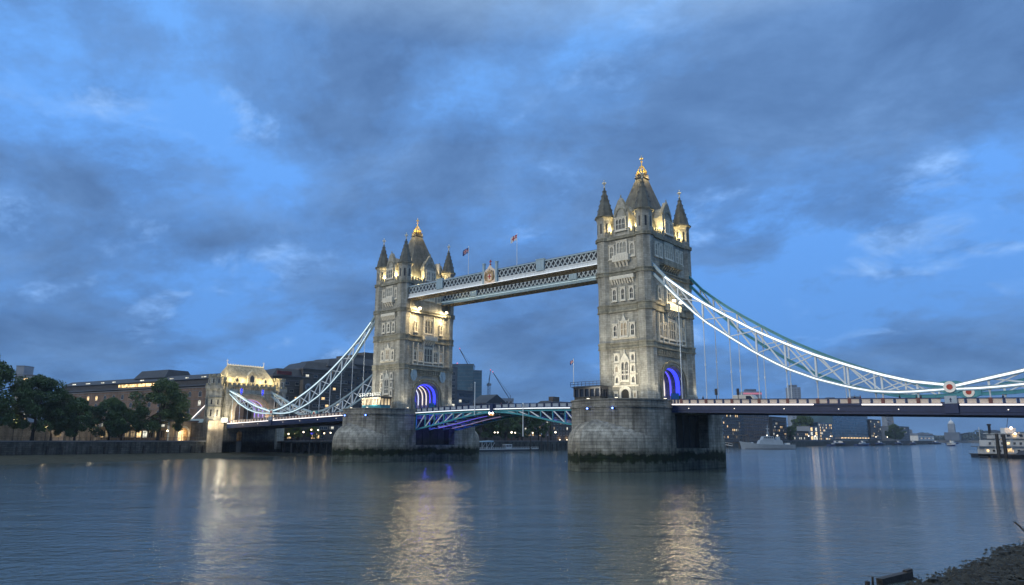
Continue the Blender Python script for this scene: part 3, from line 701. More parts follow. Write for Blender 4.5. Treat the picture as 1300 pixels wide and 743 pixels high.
floodlamp((49.2, 2.1, 37.9), (54, -6, 28), 'right lamp of the pair above the lit balcony on the nearer tower', 4200, lens='flood2')
light('balcony_light', 'POINT', (50.2, .3, 38.4), 220, (1, .84, .5), None, .2)
# floodlights standing on the pier decks, washing the river faces of the towers
def deckflood(x, y, to, e, label):
    t = thing('deck_floodlight', label, 'floodlight', (x, y, 14.5), 'floodlights standing on the pier decks')
    MB().box(x - .35, x + .35, y - .2, y + .2, 14.52, 14.95).build('housing', 'dark', t)
    MB().box(x - .28, x + .28, y - .13, y + .13, 14.96, 15.0).build('lens', 'lampw', t)
    light('deck_beam', 'SPOT', (x, y, 15.15), e * .52, (1.0, .92, .74), t, .3, 120, to)
for cx, nm in ((41.15, 'nearer'), (-41.15, 'farther')):
    k = 1.0 if cx > 0 else 1.25
    deckflood(cx - 3.2, -20.4, (cx - 1.0, -10.2, 33), 5200 * k, 'deck floodlight at the left corner of the %s tower' % nm)
    deckflood(cx + 3.8, -20.2, (cx + 1.0, -10.2, 33), 5200 * k, 'deck floodlight at the right corner of the %s tower' % nm)
    deckflood(cx + 9.9, -10.5, (cx + 6.5, -8, 40), 1300, 'deck floodlight beside the roadway of the %s tower, west side' % nm)
    deckflood(cx + 9.9, 10.5, (cx + 6.5, 8, 40), 1300, 'deck floodlight beside the roadway of the %s tower, east side' % nm)
for cx, s in ((41.15, 1), (-41.15, 1)):
    light('vault_blue', 'POINT', (cx + 1.0, -2, 17.5), 110, (.05, .08, 1.0), None, .4)

# ------------------------------------------------------------------ high level walkways
def lattice(x0, x1, y, z0, z1, cell, w=.27):
    mb = MB(); n = max(1, round((x1 - x0) / cell)); c = (x1 - x0) / n
    for i in range(n):
        a, b = x0 + i * c, x0 + (i + 1) * c; m_ = (a + b) / 2
        mb.beam((a, y, z0), (b, y, z1), w, .1, (0, 1, 0)); mb.beam((a, y + .11, z1), (b, y + .11, z0), w, .1, (0, 1, 0))
    return mb
def walkway(yo, yi, label):
    sg = -1 if yo < 0 else 1; X = 34.6; ya, yb = min(yo, yi), max(yo, yi)
    t = thing('high_walkway', label, 'walkway', (0, (yo + yi) / 2, 47.4), 'high level walkways between the towers')
    mb = MB(); mb.box(-X, X, ya + .3, yb - .3, 47.55, 47.85)
    for k in range(29): x = -33.6 + k * 2.4; mb.box(x - .12, x + .12, ya + .3, yb - .3, 47.3, 47.55)
    for y in (ya + .3, (ya + yb) / 2, yb - .3): mb.box(-X, X, y - .1, y + .1, 47.25, 47.55)
    mb.build('floor', 'soffit', t)
    for k in range(12):
        x = -33 + k * 6; MB().beam((x, ya + .4, 47.4), (x + 3, yb - .4, 47.4), .15, .12).build('floor_brace', 'soffit', t)
    for y, s_, lit in ((yo, sg, True), (yi, -sg, False)):
        mb = MB(); mb.box(-X, X, min(y, y - s_ * .3), max(y, y - s_ * .3), 47.42, 48.62); mb.box(-X, X, min(y + s_ * .12, y), max(y + s_ * .12, y), 48.45, 48.65); mb.box(-X, X, min(y + s_ * .12, y), max(y + s_ * .12, y), 47.38, 47.5)
        for k in range(46): x = -X + .7 + k * 1.5; mb.box(x - .05, x + .05, min(y + s_ * .07, y), max(y + s_ * .07, y), 47.5, 48.45)
        mb.build('fascia', 'white' if lit else 'tealpale', t)
        lattice(-X, X, y - (.18 if s_ > 0 else -.02), 48.7, 50.75, 1.45).build('lattice', 'tealwhite', t)
        MB().box(-X, X, min(y - s_ * .5, y - s_ * .42), max(y - s_ * .5, y - s_ * .42), 48.6, 50.8).build('glazing', 'walkglass', t)
        MB().box(-X, X, min(y - s_ * .35, y + s_ * .1), max(y - s_ * .35, y + s_ * .1), 50.75, 51.05).build('top_chord', 'tealpale', t)
    mb = MB(); mb.extr([(ya + .1, 51.05), (yb - .1, 51.05), (yb - .5, 51.35), ((ya + yb) / 2, 51.65), (ya + .5, 51.35)], -X, X, lambda u, d, z: (d, u, z)); mb.build('roof', 'navy', t)
    if sg < 0:
        MB().box(-X, X, yo - .42, yo - .30, 47.36, 47.46).build('led_strip', 'ledcool', t)
        MB().box(-X, X, yo - .44, yo - .12, 47.30, 47.36).build('led_tray', 'dark', t)
    else: MB().box(-X, X, yi - .32, yi - .24, 48.1, 48.16).build('led_strip', 'leddim', t)
    for x in (-20.6, 16.2):
        for y, s_ in ((yo, sg), (yi, -sg)):
            mb = MB(); mb.box(x - 1.3, x + 1.3, min(y + s_ * .15, y + s_ * .4), max(y + s_ * .15, y + s_ * .4), 48.5, 51.3); mb.box(x - 1.4, x + 1.4, min(y - s_ * .3, y + s_ * .5), max(y - s_ * .3, y + s_ * .5), 51.3, 51.5)
            for u in (-.95, 0, .95): mb.box(x + u - .3, x + u + .3, min(y + s_ * .4, y + s_ * .46), max(y + s_ * .4, y + s_ * .46), 48.9, 50.9)
            mb.build('pilaster_panel', 'tealpale', t)
    return t
wk = walkway(-9.0, -5.2, 'high level walkway nearest the viewer, with white lit edge and gilded crest at its middle')
walkway(9.0, 5.2, 'high level walkway on the far side, seen below the lit one')
def crest():
    y = -9.0; x = -1.0
    mb = MB(); f = lambda u, d, z: (x + u, y - d, z)
    mb.extr([(-2.0, 47.5), (2.0, 47.5), (2.0, 50.6), (1.5, 51.3), (.9, 51.5), (0, 52.6), (-.9, 51.5), (-1.5, 51.3), (-2.0, 50.6)], .15, .5, f)
    c = mb.build('crest_panel', 'cream', wk)
    mb = MB(); mb.ring([(-1.0, 48.2), (0, 47.8), (1.0, 48.2), (1.05, 50.3), (-1.05, 50.3)], [(-.8, 48.4), (0, 48.05), (.8, 48.4), (.85, 50.1), (-.85, 50.1)], .5, .72, f)
    mb.extr([(-.7, 50.4), (.7, 50.4), (.85, 51.0), (.4, 50.8), (0, 51.4), (-.4, 50.8), (-.85, 51.0)], .5, .75, f)
    for s in (-1, 1): mb.tube([(x + s * 1.2, y - .7, 48.3), (x + s * 1.5, y - .75, 49.3), (x + s * 1.2, y - .75, 50.2), (x + s * 1.35, y - .7, 50.7)], [.22, .26, .2, .15], 6)
    mb.build('coat_of_arms', 'bronze', c)
    mb = MB(); mb.extr([(-.55, 49.2), (.55, 49.2), (.6, 49.36), (-.6, 49.36)], .5, .66, f); mb.extr([(-.08, 48.6), (.08, 48.6), (.08, 49.9), (-.08, 49.9)], .5, .67, f); mb.build('shield_cross', 'flagred', c)
    for s in (-1, 1):
        mb = MB(); mb.box(x + s * 2.3 - .3, x + s * 2.3 + .3, y - .55, y + .1, 47.5, 53.0); mb.box(x + s * 2.3 - .4, x + s * 2.3 + .4, y - .65, y + .2, 53.0, 53.2); mb.build('crest_post', 'tealpale', wk)
    mb = MB(); mb.lathe([(.25, 0), (.3, .2), (.1, .4), (.1, 1.0), (.25, 1.15), (.05, 1.5)], 8, (x, y - .2, 52.5)); mb.box(x - .4, x + .4, y - .28, y - .12, 53.3, 53.5); mb.build('crest_finial', 'red', wk)
    light('crest_light', 'POINT', (x, y - 3.2, 47.0), 70, (1, .8, .5), wk, .2)
crest()
def flag(x, y, z0, z1, kind, label, fl=2.3, fh=1.5, droop=.9):
    t = thing('flagpole', label, 'flagpole', (x, y, z0), 'flagpoles on the bridge')
    MB().tube([(x, y, z0), (x, y, z1)], [.09, .05], 8).build('pole', 'white', t); MB().lathe([(.02, 0), (.12, .1), (.02, .2)], 8, (x, y, z1)).build('ball', 'gold', t)
    def S(u, v, o=0.0):   # u 0..1 away from the pole, v 0..1 downwards
        return (x - u * fl * .62 + .02, y - u * fl * .45 + math.sin(u * 7 + v * 2) * .18 * u - o, z1 - .15 - v * fh - u * droop + math.sin(u * 5) * .08)
    def patch(u0, u1, v0, v1, mm, nm, off, par, skew=0.0):
        mb = MB(); n = 12; ids = []
        for o in (off, -off):
            for i in range(n + 1):
                u = u0 + (u1 - u0) * i / n
                for j in range(2):
                    v = (v0, v1)[j] + skew * (i / n); ids.append(mb.P(S(u, v, o)))
        k = 2 * (n + 1)
        for i in range(n):
            a = 2 * i; mb.face([ids[a], ids[a + 1], ids[a + 3], ids[a + 2]]); mb.face([ids[k + a], ids[k + a + 2], ids[k + a + 3], ids[k + a + 1]]); mb.face([ids[a], ids[a + 2], ids[k + a + 2], ids[k + a]]); mb.face([ids[a + 1], ids[k + a + 1], ids[k + a + 3], ids[a + 3]])
        return mb.build(nm, mm, par)
    base = patch(0, 1, 0, 1, 'flagblue' if kind == 'union' else 'flagwhite', 'flag', .012, t)
    if kind == 'union':
        patch(0, 1, 0, .12, 'flagwhite', 'saltire', .018, base, .88); patch(0, 1, .88, 1.0, 'flagwhite', 'saltire', .02, base, -.88)
        patch(0, 1, .34, .66, 'flagwhite', 'white_cross', .026, base); patch(.4, .6, 0, 1, 'flagwhite', 'white_cross', .027, base)
    patch(0, 1, .41, .59, 'flagred', 'red_cross', .034, base); patch(.44, .56, 0, 1, 'flagred', 'red_cross', .035, base)
    if kind == 'city': patch(0, .3, 0, .33, 'flagred', 'canton', .03, base)
flag(-11.3, -7.1, 51.5, 59.7, 'union', 'flagpole with a dark blue union flag, left one on the high walkway')
flag(6.6, -7.1, 51.5, 60.3, 'city', 'flagpole with a white flag and red cross, right one on the high walkway')
flag(29.6, -14.0, 18.9, 24.5, 'union', 'thin flagpole with a small flag on the control cabin of the nearer pier', 1.1, .8, .3)

# ------------------------------------------------------------------ side spans
def ztop(s): return 14.9 - 0.027 * (s - 52)
HANG = [54.2 + 5.62 * k for k in range(9)] + [109.7, 115.3, 120.9, 126.5, 132.0]
PM = MB()
PM.box(-.72, .72, -.04, .04, -.92, -.18)
PANEL = {}
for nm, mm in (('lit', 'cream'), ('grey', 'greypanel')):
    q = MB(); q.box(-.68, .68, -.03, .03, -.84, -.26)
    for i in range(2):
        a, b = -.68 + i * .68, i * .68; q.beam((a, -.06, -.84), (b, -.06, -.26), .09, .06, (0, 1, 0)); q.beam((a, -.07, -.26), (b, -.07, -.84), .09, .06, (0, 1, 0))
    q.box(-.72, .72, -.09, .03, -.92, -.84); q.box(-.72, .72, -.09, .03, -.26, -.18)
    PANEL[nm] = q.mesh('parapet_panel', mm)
def side_span(sg, label):
    t = thing('side_span_deck', label, 'bridge deck', (sg * 93, 0, 12.5), 'side span decks of the bridge')
    x0, x1 = 51.85, 134.0
    def strip(y0, y1, a, b, name, mm, s0=x0, s1=x1, n=6):
        mb = MB()
        for i in range(n):
            p, q = s0 + (s1 - s0) * i / n, s0 + (s1 - s0) * (i + 1) / n; zp, zq = ztop(p), ztop(q)
            c = [(sg * p, y0, zp + a), (sg * q, y0, zq + a), (sg * q, y1, zq + a), (sg * p, y1, zp + a), (sg * p, y0, zp + b), (sg * q, y0, zq + b), (sg * q, y1, zq + b), (sg * p, y1, zp + b)]
            mb.hexa(c)
        return mb.build(name, mm, t)
    strip(-8.6, 8.6, -1.45, -1.15, 'roadway', 'asphalt')
    for y in (-7.6, -2.6, 2.6, 7.6): strip(y - .2, y + .2, -2.6, -1.45, 'floor_girder', 'dark', n=3)
    k = 0
    while x0 + 1.5 + 5.6 * k < x1:
        s = x0 + 1.5 + 5.6 * k; MB().box(sg * s - .15, sg * s + .15, -9.2, 9.2, ztop(s) - 2.5, ztop(s) - 1.45).build('cross_girder', 'dark', t); k += 1
    for sy, e in ((-1, True), (1, True)):
        y = sy * 9.2
        def Y(a, b): return (min(y + sy * a, y + sy * b), max(y + sy * a, y + sy * b))
        strip(*Y(-.1, .16), -.16, 0, 'parapet_rail', 'navy'); strip(*Y(-.3, .12), -1.25, -.92, 'parapet_base', 'navy')
        strip(*Y(-.3, .1), -2.3, -1.25, 'fascia_girder', 'navy'); strip(*Y(-.35, .32), -2.36, -2.24, 'girder_flange', 'navy'); strip(*Y(-.3, .2), -2.85, -2.36, 'bottom_girder', 'navy')
        strip(*Y(-.3, .34), -1.36, -1.28, 'girder_flange', 'navy')
        if sy < 0:
            gaps = [(52.0, 87.0), (97.0, 102.7), (105.3, 133.5)] if sg > 0 else [(52.0, 102.6), (105.3, 133.5)]
            if sg > 0: gaps = [(52.0, 81.5), (90.0, 102.7), (105.3, 133.5)]
            for a, b in gaps: strip(y - .30, y - .16, -1.26, -1.04, 'led_strip', 'led', a, b, 2)
        mbp = MB(); mbr = MB()
        for j, h in enumerate(HANG):
            if abs(h - 104.3) < 1.5: continue
            z = ztop(h); MB().box(sg * h - .28, sg * h + .28, y - .2, y + .2, z - .92, z + .02).build('pilaster', 'rust', t)
        edges = [x0] + HANG + [x1]
        for a, b in zip(edges, edges[1:]):
            if b - a < 2: continue
            n = 3 if b - a < 7 else 6
            for i in range(n):
                c = a + (b - a) * (i + .5) / n
                if abs(c - 104) < 1.3: continue
                if i: q = a + (b - a) * i / n; mbp.box(sg * q - .17, sg * q + .17, y - .13, y + .13, ztop(q) - .92, ztop(q) - .16)
                lit = sy < 0 and (sg < 0 or not 82 < c < 89.5)
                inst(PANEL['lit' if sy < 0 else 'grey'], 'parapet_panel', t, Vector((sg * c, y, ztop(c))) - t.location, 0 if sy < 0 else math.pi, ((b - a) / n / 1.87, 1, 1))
        mbp.build('parapet_posts', 'navy', t)
    for s in (56, 66, 76, 86, 96, 112, 122):
        MB().lathe([(.03, 0), (.09, .04), (.09, .12), (.03, .16)], 8, (sg * s, -9.62, ztop(s) - 2.05)).build('fascia_lamp', M['lampsmall'], t)
    # the joint block below the chain link, with its badge
    for sy in (-1, 1):
        s = 104.1; y = sy * 9.25
        mb = MB(); mb.box(sg * s - 1.0, sg * s + 1.0, min(y, y + sy * .45), max(y, y + sy * .45), ztop(s) - 2.6, ztop(s) - .98); b = mb.build('joint_block', 'navy', t)
        mb = MB(); mb.box(sg * s - .9, sg * s + .9, min(y, y + sy * .5), max(y, y + sy * .5), ztop(s) - .98, ztop(s) + .28); mb.build('badge_panel', 'greypanel', b)
        if sy < 0:
            f = lambda u, d, z: (sg * s + u, y - .5 - d, ztop(s) - .35 + z)
            mb = MB(); mb.extr([(-.08, -.4), (.08, -.4), (.08, .0), (.2, .0), (0, .35), (-.2, .0), (-.08, .0)], 0, .06, f); mb.build('badge', 'navy', b)
            for u, z in ((-.6, .35), (.6, .35), (-.6, -.35), (.6, -.35), (-.3, .1), (.3, .1), (-.45, -.1), (.45, -.1)):
                MB().extr([(u - .1, z - .1), (u + .1, z - .1), (u + .1, z + .1), (u - .1, z + .1)], 0, .03, f).build('badge_stud', 'tealpale', b)
    return t
M['lampsmall'] = glow('small_fascia_lamp', (1, .9, .75), 1.2)
side_span(1, 'nearer side span deck running off to the right with lit cream parapet panels')
side_span(-1, 'farther side span deck between the left tower and the lit gatehouse')
TOP = [(46.6, 47.2), (47.4, 46.4), (50.6, 42.45), (55, 38.75), (59.65, 35.25), (65.4, 31.5), (71.0, 28.0), (76.7, 25.0), (82.5, 22.2), (88.5, 19.8), (94, 17.8), (98.5, 16.5), (103.2, 15.75)]
BOT = [(46.6, 45.1), (47.3, 44.3), (49.75, 41.6), (54.2, 36.8), (59.7, 31.4), (65.4, 27.3), (70.7, 23.6), (76.4, 20.2), (82.2, 17.75), (88.2, 15.9), (92, 15.05), (97, 14.7), (103.2, 14.95)]
TOP2 = [(105.0, 15.5), (109.5, 16.45), (115, 17.6), (120.8, 19.4), (128.5, 22.1), (136.5, 24.5)]
BOT2 = [(105.0, 14.95), (109.5, 14.95), (114.5, 15.35), (120.5, 16.7), (127, 19.0), (136.2, 23.8)]
def chain(sg, sy, label, led, chord):
    t = thing('suspension_chain', label, 'suspension chain', (sg * 104, sy * 8.8, 15), 'suspension chains of the bridge'); y = sy * 8.8
    def poly(tab, s0, s1, n): return [(s0 + (s1 - s0) * k / n, interp(tab, s0 + (s1 - s0) * k / n)) for k in range(n + 1)]
    for tab, nm, s0, s1, n in ((TOP, 'top_chord', 46.6, 103.2, 24), (BOT, 'bottom_chord', 46.6, 103.2, 24), (TOP2, 'top_chord', 105, 136.4, 10), (BOT2, 'bottom_chord', 105, 136.2, 10)):
        mb = MB(); lb = MB(); P_ = poly(tab, s0, s1, n)
        for (a, za), (b, zb) in zip(P_, P_[1:]):
            p, q = Vector((sg * a, y, za)), Vector((sg * b, y, zb)); ov = (q - p).normalized() * .03
            mb.beam(p, q + ov, .66, .55)
            mb.beam(p + Vector((0, 0, .30)), q + ov + Vector((0, 0, .30)), .8, .07); mb.beam(p - Vector((0, 0, .30)), q + ov - Vector((0, 0, .30)), .8, .07)
            if led and (a > 49.5): hh = .36 if nm[0] == 't' else .24; lb.beam(p + Vector((0, -.35, 0)), q + ov + Vector((0, -.35, 0)), .05, hh)
        c = mb.build(nm, chord, t)
        if led: lb.build('light_strip', led, c)
    nodes = HANG[:9]; web = 'white'
    segs = [(51.0, TOP, BOT)] + [(h, TOP, BOT) for h in nodes[0:9]] + [(h, TOP2, BOT2) for h in HANG[9:]]
    for (h, a, b) in segs:
        MB().beam((sg * h, y, interp(b, h)), (sg * h, y, interp(a, h)), .34, .34).build('web_post', web, t)
    for (h, a, b), (g, c, d) in zip(segs, segs[1:]):
        if a is not c: continue
        MB().beam((sg * h, y + .06, interp(a, h)), (sg * g, y + .06, interp(d, g)), .26, .30, (0, 1, 0)).build('web_brace', web, t)
        if h > 52: MB().beam((sg * h, y - .06, interp(b, h)), (sg * g, y - .06, interp(c, g)), .20, .24, (0, 1, 0)).build('web_brace', web, t)
    for j, h in enumerate(HANG):
        b = BOT if h < 103 else BOT2; z1 = interp(b, h) - .25; z0 = ztop(h)
        if z1 - z0 < .3: continue
        mb = MB(); mb.tube([(sg * h, y, z0 - .1), (sg * h, y, z1)], .085 if z1 - z0 > 3 else .12, 6); mb.tube([(sg * h, y, z1 - .55), (sg * h, y, z1 + .1)], [.13, .26], 6)
        if z1 - z0 > 4: zz = z0 + (z1 - z0) * .42; mb.tube([(sg * h, y, zz), (sg * h, y, zz + .5)], .15, 6)
        mb.build('hanger', 'white', t)
    f = lambda u, d, z: (sg * 104.1 + u, y + sy * d, 15.3 + z)
    circ = lambda r, n=20: [(r * math.cos(2 * math.pi * k / n), r * math.sin(2 * math.pi * k / n)) for k in range(n)]
    pl = MB(); pl.extr([(-2.0, .75), (-1.0, 1.0), (1.0, 1.0), (2.0, .75), (2.0, -.55), (1.0, -1.0), (-1.0, -1.0), (-2.0, -.55)], -.5, .36, f); pb = pl.build('pin_plate', 'teal', t)
    for s_ in (1, -1):
        f2 = (lambda u, d, z, s_=s_: (sg * 104.1 + u, y - d * s_, 15.3 + z))
        MB().extr(circ(.95), .36 if (s_ > 0) == (sy < 0) else .5, .62, f2).build('pin_disc', 'pindisc', pb)
        MB().extr(circ(.47, 16), .62, .70, f2).build('pin_boss', 'red', pb)
    return t
M['pindisc'] = mat('pin_disc_white', (0.80, 0.78, 0.72), 0.4, 0, .05, 3)
chain(1, -1, 'nearer white lit chain on the right span, closest to the viewer', 'ledcool', 'tealpale')
chain(1, 1, 'teal chain on the right span, behind the white lit one', None, 'teal')
chain(-1, -1, 'pale lit chain sweeping down left from the farther tower, closest to the viewer', 'leddim', 'tealpale')
chain(-1, 1, 'pale blue chain of the left span, behind the lit one', None, 'tealpale')
light('pin_light', 'POINT', (104.1, -11.2, 14.6), 12, (1, .95, .85), None, .15)
light('pin_light', 'POINT', (104.6, 6.6, 14.6), 8, (1, .95, .85), None, .15)
def backstay(y, label):
    t = MB(); t.beam((-136, y, 26.9), (-164, y, 13.0), .7, .5); o = t.build('land_tie', 'white'); tag(o, label, 'land tie')
    u = MB(); u.beam((-136, y - .38, 26.9), (-164, y - .38, 13.0), .05, .3); u.build('light_strip', 'led' if y < 0 else 'leddim', o)
backstay(-8.8, 'sloping white lit tie on the landward side of the gatehouse')

# ------------------------------------------------------------------ opening span
def zb(x): return 15.3 - 0.4 * (abs(x) / 30.5) ** 2
def zlow(x): return interp([(0, 13.35), (1.4, 13.3), (8.1, 12.6), (13, 11.9), (19, 10.75), (27.4, 9.4), (30.4, 8.9)], abs(x))
def bascule(sg, label):
    t = thing('bascule_leaf', label, 'bascule', (sg * 30.4, 0, 12), 'opening leaves of the bridge')
    N = 8; xs = [sg * (0.15 + (30.25 - .15) * k / N) for k in range(N + 1)]
    def strip(y0, y1, fa, fb, name, mm):
        mb = MB()
        for p, q in zip(xs, xs[1:]):
            mb.hexa([(p, y0, fa(p)), (q, y0, fa(q)), (q, y1, fa(q)), (p, y1, fa(p)), (p, y0, fb(p)), (q, y0, fb(q)), (q, y1, fb(q)), (p, y1, fb(p))])
        return mb.build(name, mm, t)
    strip(-7.9, 7.9, lambda x: zb(x) - 1.7, lambda x: zb(x) - 1.3, 'roadway', 'asphalt')
    for yy, sy in ((-8.1, -1), (8.1, 1)):
        y0, y1 = yy - .13, yy + .13
        strip(y0, y1, lambda x: zb(x) - .14, zb, 'parapet_rail', 'navy'); strip(y0, y1, lambda x: zb(x) - 1.35, lambda x: zb(x) - 1.0, 'parapet_base', 'navy')
        if sy < 0: strip(yy - .32, yy - .16, lambda x: zb(x) - 1.42, lambda x: zb(x) - 1.2, 'led_strip', 'ledcool')
        n = 13; L_ = 30.1 / n; mb = MB()
        for i in range(n):
            x = sg * (.15 + L_ * (i + .5)); inst(PANEL['grey'], 'parapet_panel', t, Vector((x, yy, zb(x) - .03)) - t.location, 0 if sy < 0 else math.pi, (1.2, 1, 1))
            x = sg * (.15 + L_ * i + .1); mb.box(x - .14, x + .14, yy - .16, yy + .16, zb(x) - 1.0, zb(x) - .14)
        mb.build('parapet_posts', 'navy', t)
    for gi, y in enumerate((-8.0, -2.8, 2.8, 8.0)):
        c = 'teal' if gi in (0, 3) else 'tealpale'
        mb = MB()
        for p, q in zip(xs, xs[1:]):
            mb.beam((p, y, zlow(p)), (q, y, zlow(q)), .42, .42); mb.beam((p, y, zb(p) - 1.85), (q, y, zb(q) - 1.85), .42, .34)
        g = mb.build('main_girder', c, t)
        for k in range(1, N + 1):
            x = xs[k]; w = xs[k - 1]
            if zb(x) - 1.8 - zlow(x) < .6: continue
            MB().beam((x, y, zlow(x)), (x, y, zb(x) - 1.8), .3, .3).build('girder_post', c, g)
            MB().beam((w, y, zb(w) - 1.8), (x, y, zlow(x)), .26, .26, (0, 1, 0)).build('girder_brace', 'white' if gi == 0 else c, g)
        if gi in (1, 2):
            mb = MB()
            for k in range(2, 7): p, q = xs[k], xs[k + 1]; mb.beam((p, y, zlow(p) - .24), (q, y, zlow(q) - .24), .7, .05)
            mb.build('light_strip', M['ledv2'] if gi == 1 else M['ledpink'], g)
    for k in range(1, N + 1, 1):
        x = xs[k]; MB().box(x - .12, x + .12, -8, 8, zlow(x) - .1, zlow(x) + .15).build('cross_frame', 'dark', t)
    return t
M['ledpink'] = glow('led_dim_violet', (.75, .55, .9), .22); M['ledv2'] = glow('led_low_violet', (.22, .16, 1.0), .45)
bascule(-1, 'left half of the opening span, its girders lit blue beside the farther pier')
bascule(1, 'right half of the opening span, its girders lit blue beside the nearer pier')
for x, y, e in ((-28.6, -5.5, 260), (-28.6, 4.5, 260), (-24, 0, 80), (28.4, -5.5, 300), (28.4, 4.5, 260), (22, 0, 100)):
    light('bascule_blue', 'POINT', (x, y, 11.2), e, (.07, .09, 1.0), None, .3)
light('bascule_white', 'POINT', (-24.5, -6.4, 12.0), 30, (1, .9, .8), None, .2)
def mid_lights():
    t = thing('navigation_light', 'small dark signal box with two bright white lamps hanging under the middle of the span', 'signal light', (-.6, -8.6, 13.4))
    MB().box(-1.1, -.1, -8.85, -8.45, 13.0, 15.4).build('signal_box', 'navy', t)
    for x in (-1.15, .0): MB().lathe([(.05, 0), (.2, .1), (.2, .3), (.05, .42)], 8, (x, -8.9, 12.75)).build('lamp', M['midlamp'], t)
    MB().box(-1.2, .1, -8.95, -8.5, 12.35, 12.7).build('amber_lens', M['amber'], t)
M['midlamp'] = glow('signal_white', (1, .93, .85), 12); M['amber'] = glow('signal_amber', (1, .45, .15), .35)
mid_lights()
def mast(x, y, z0, z1, label, mm='white', r=.13):
    t = thing('mast', label, 'mast', (x, y, z0)); MB().tube([(x, y, z0), (x, y, z1)], [r, r * .7], 8).build('shaft', mm, t)
    MB().lathe([(.05, 0), (r * 1.6, .1), (r * 1.6, .3), (.05, .4)], 8, (x, y, z1)).build('cap', mm, t); return t
mast(10.1, -8.75, 7.0, 14.9, 'white vertical rod hanging from the opening span down towards the river')
mast(-6.6, -8.75, 12.6, 20.9, 'white post standing on the opening span left of its middle')
def cabin(x0, x1, y0, y1, label, lit, rail_side):
    t = thing('control_cabin', label, 'control cabin', ((x0 + x1) / 2, (y0 + y1) / 2, 14.5), 'control cabins on the bridge piers'); z = 14.75
    MB().box(x0, x1, y0, y1, z, z + 1.0).build('base', 'wall2' if not lit else 'teal', t)
    mb = MB(); n = 5
    for i in range(n + 1):
        x = x0 + (x1 - x0) * i / n
        for y in (y0, y1): mb.box(x - .14, x + .14, y - .14, y + .14, z + 1, z + 3.0)
    for i in range(1, 3):
        y = y0 + (y1 - y0) * i / 3
        for x in (x0, x1): mb.box(x - .14, x + .14, y - .14, y + .14, z + 1, z + 3.0)
    mb.box(x0 - .15, x1 + .15, y0 - .15, y1 + .15, z + 2.75, z + 3.1); mb.build('frame', 'concrete2' if not lit else 'buff', t)
    MB().box(x0 + .1, x1 - .1, y0 + .1, y1 - .1, z + 1.0, z + 2.75).build('glazing', 'roomcab' if lit else 'glass', t)
    MB().prism([(x0 - .7, y0 - .7), (x1 + .7, y0 - .7), (x1 + .7, y1 + .7), (x0 - .7, y1 + .7)], z + 3.1, z + 3.45, [(x0 + .2, y0 + .2), (x1 - .2, y0 + .2), (x1 - .2, y1 - .2), (x0 + .2, y1 - .2)]).build('roof', 'dark', t)
    mb = MB()
    for i in range(9):
        x = x0 - .6 + (x1 - x0 + 1.2) * i / 8; mb.tube([(x, y0 - .6, z + 3.3), (x, y0 - .6, z + 4.3)], .05, 5)
    for h in (3.8, 4.3): mb.tube([(x0 - .6, y0 - .6, z + h), (x1 + .6, y0 - .6, z + h)], .05, 5)
    mb.build('railing', 'dark' if not lit else 'white', t)
    return t
M['roomcab'] = room('cabin_room', (1.0, .78, .45), .5, .5)
cabin(30.6, 37.6, -15.2, -12.2, 'dark roofed control cabin on the nearer pier, left of the tower foot', False, 0)
cabin(-43.3, -35.2, -17.2, -13.6, 'warmly lit control cabin on the farther pier, in front of the tower foot', True, 0)

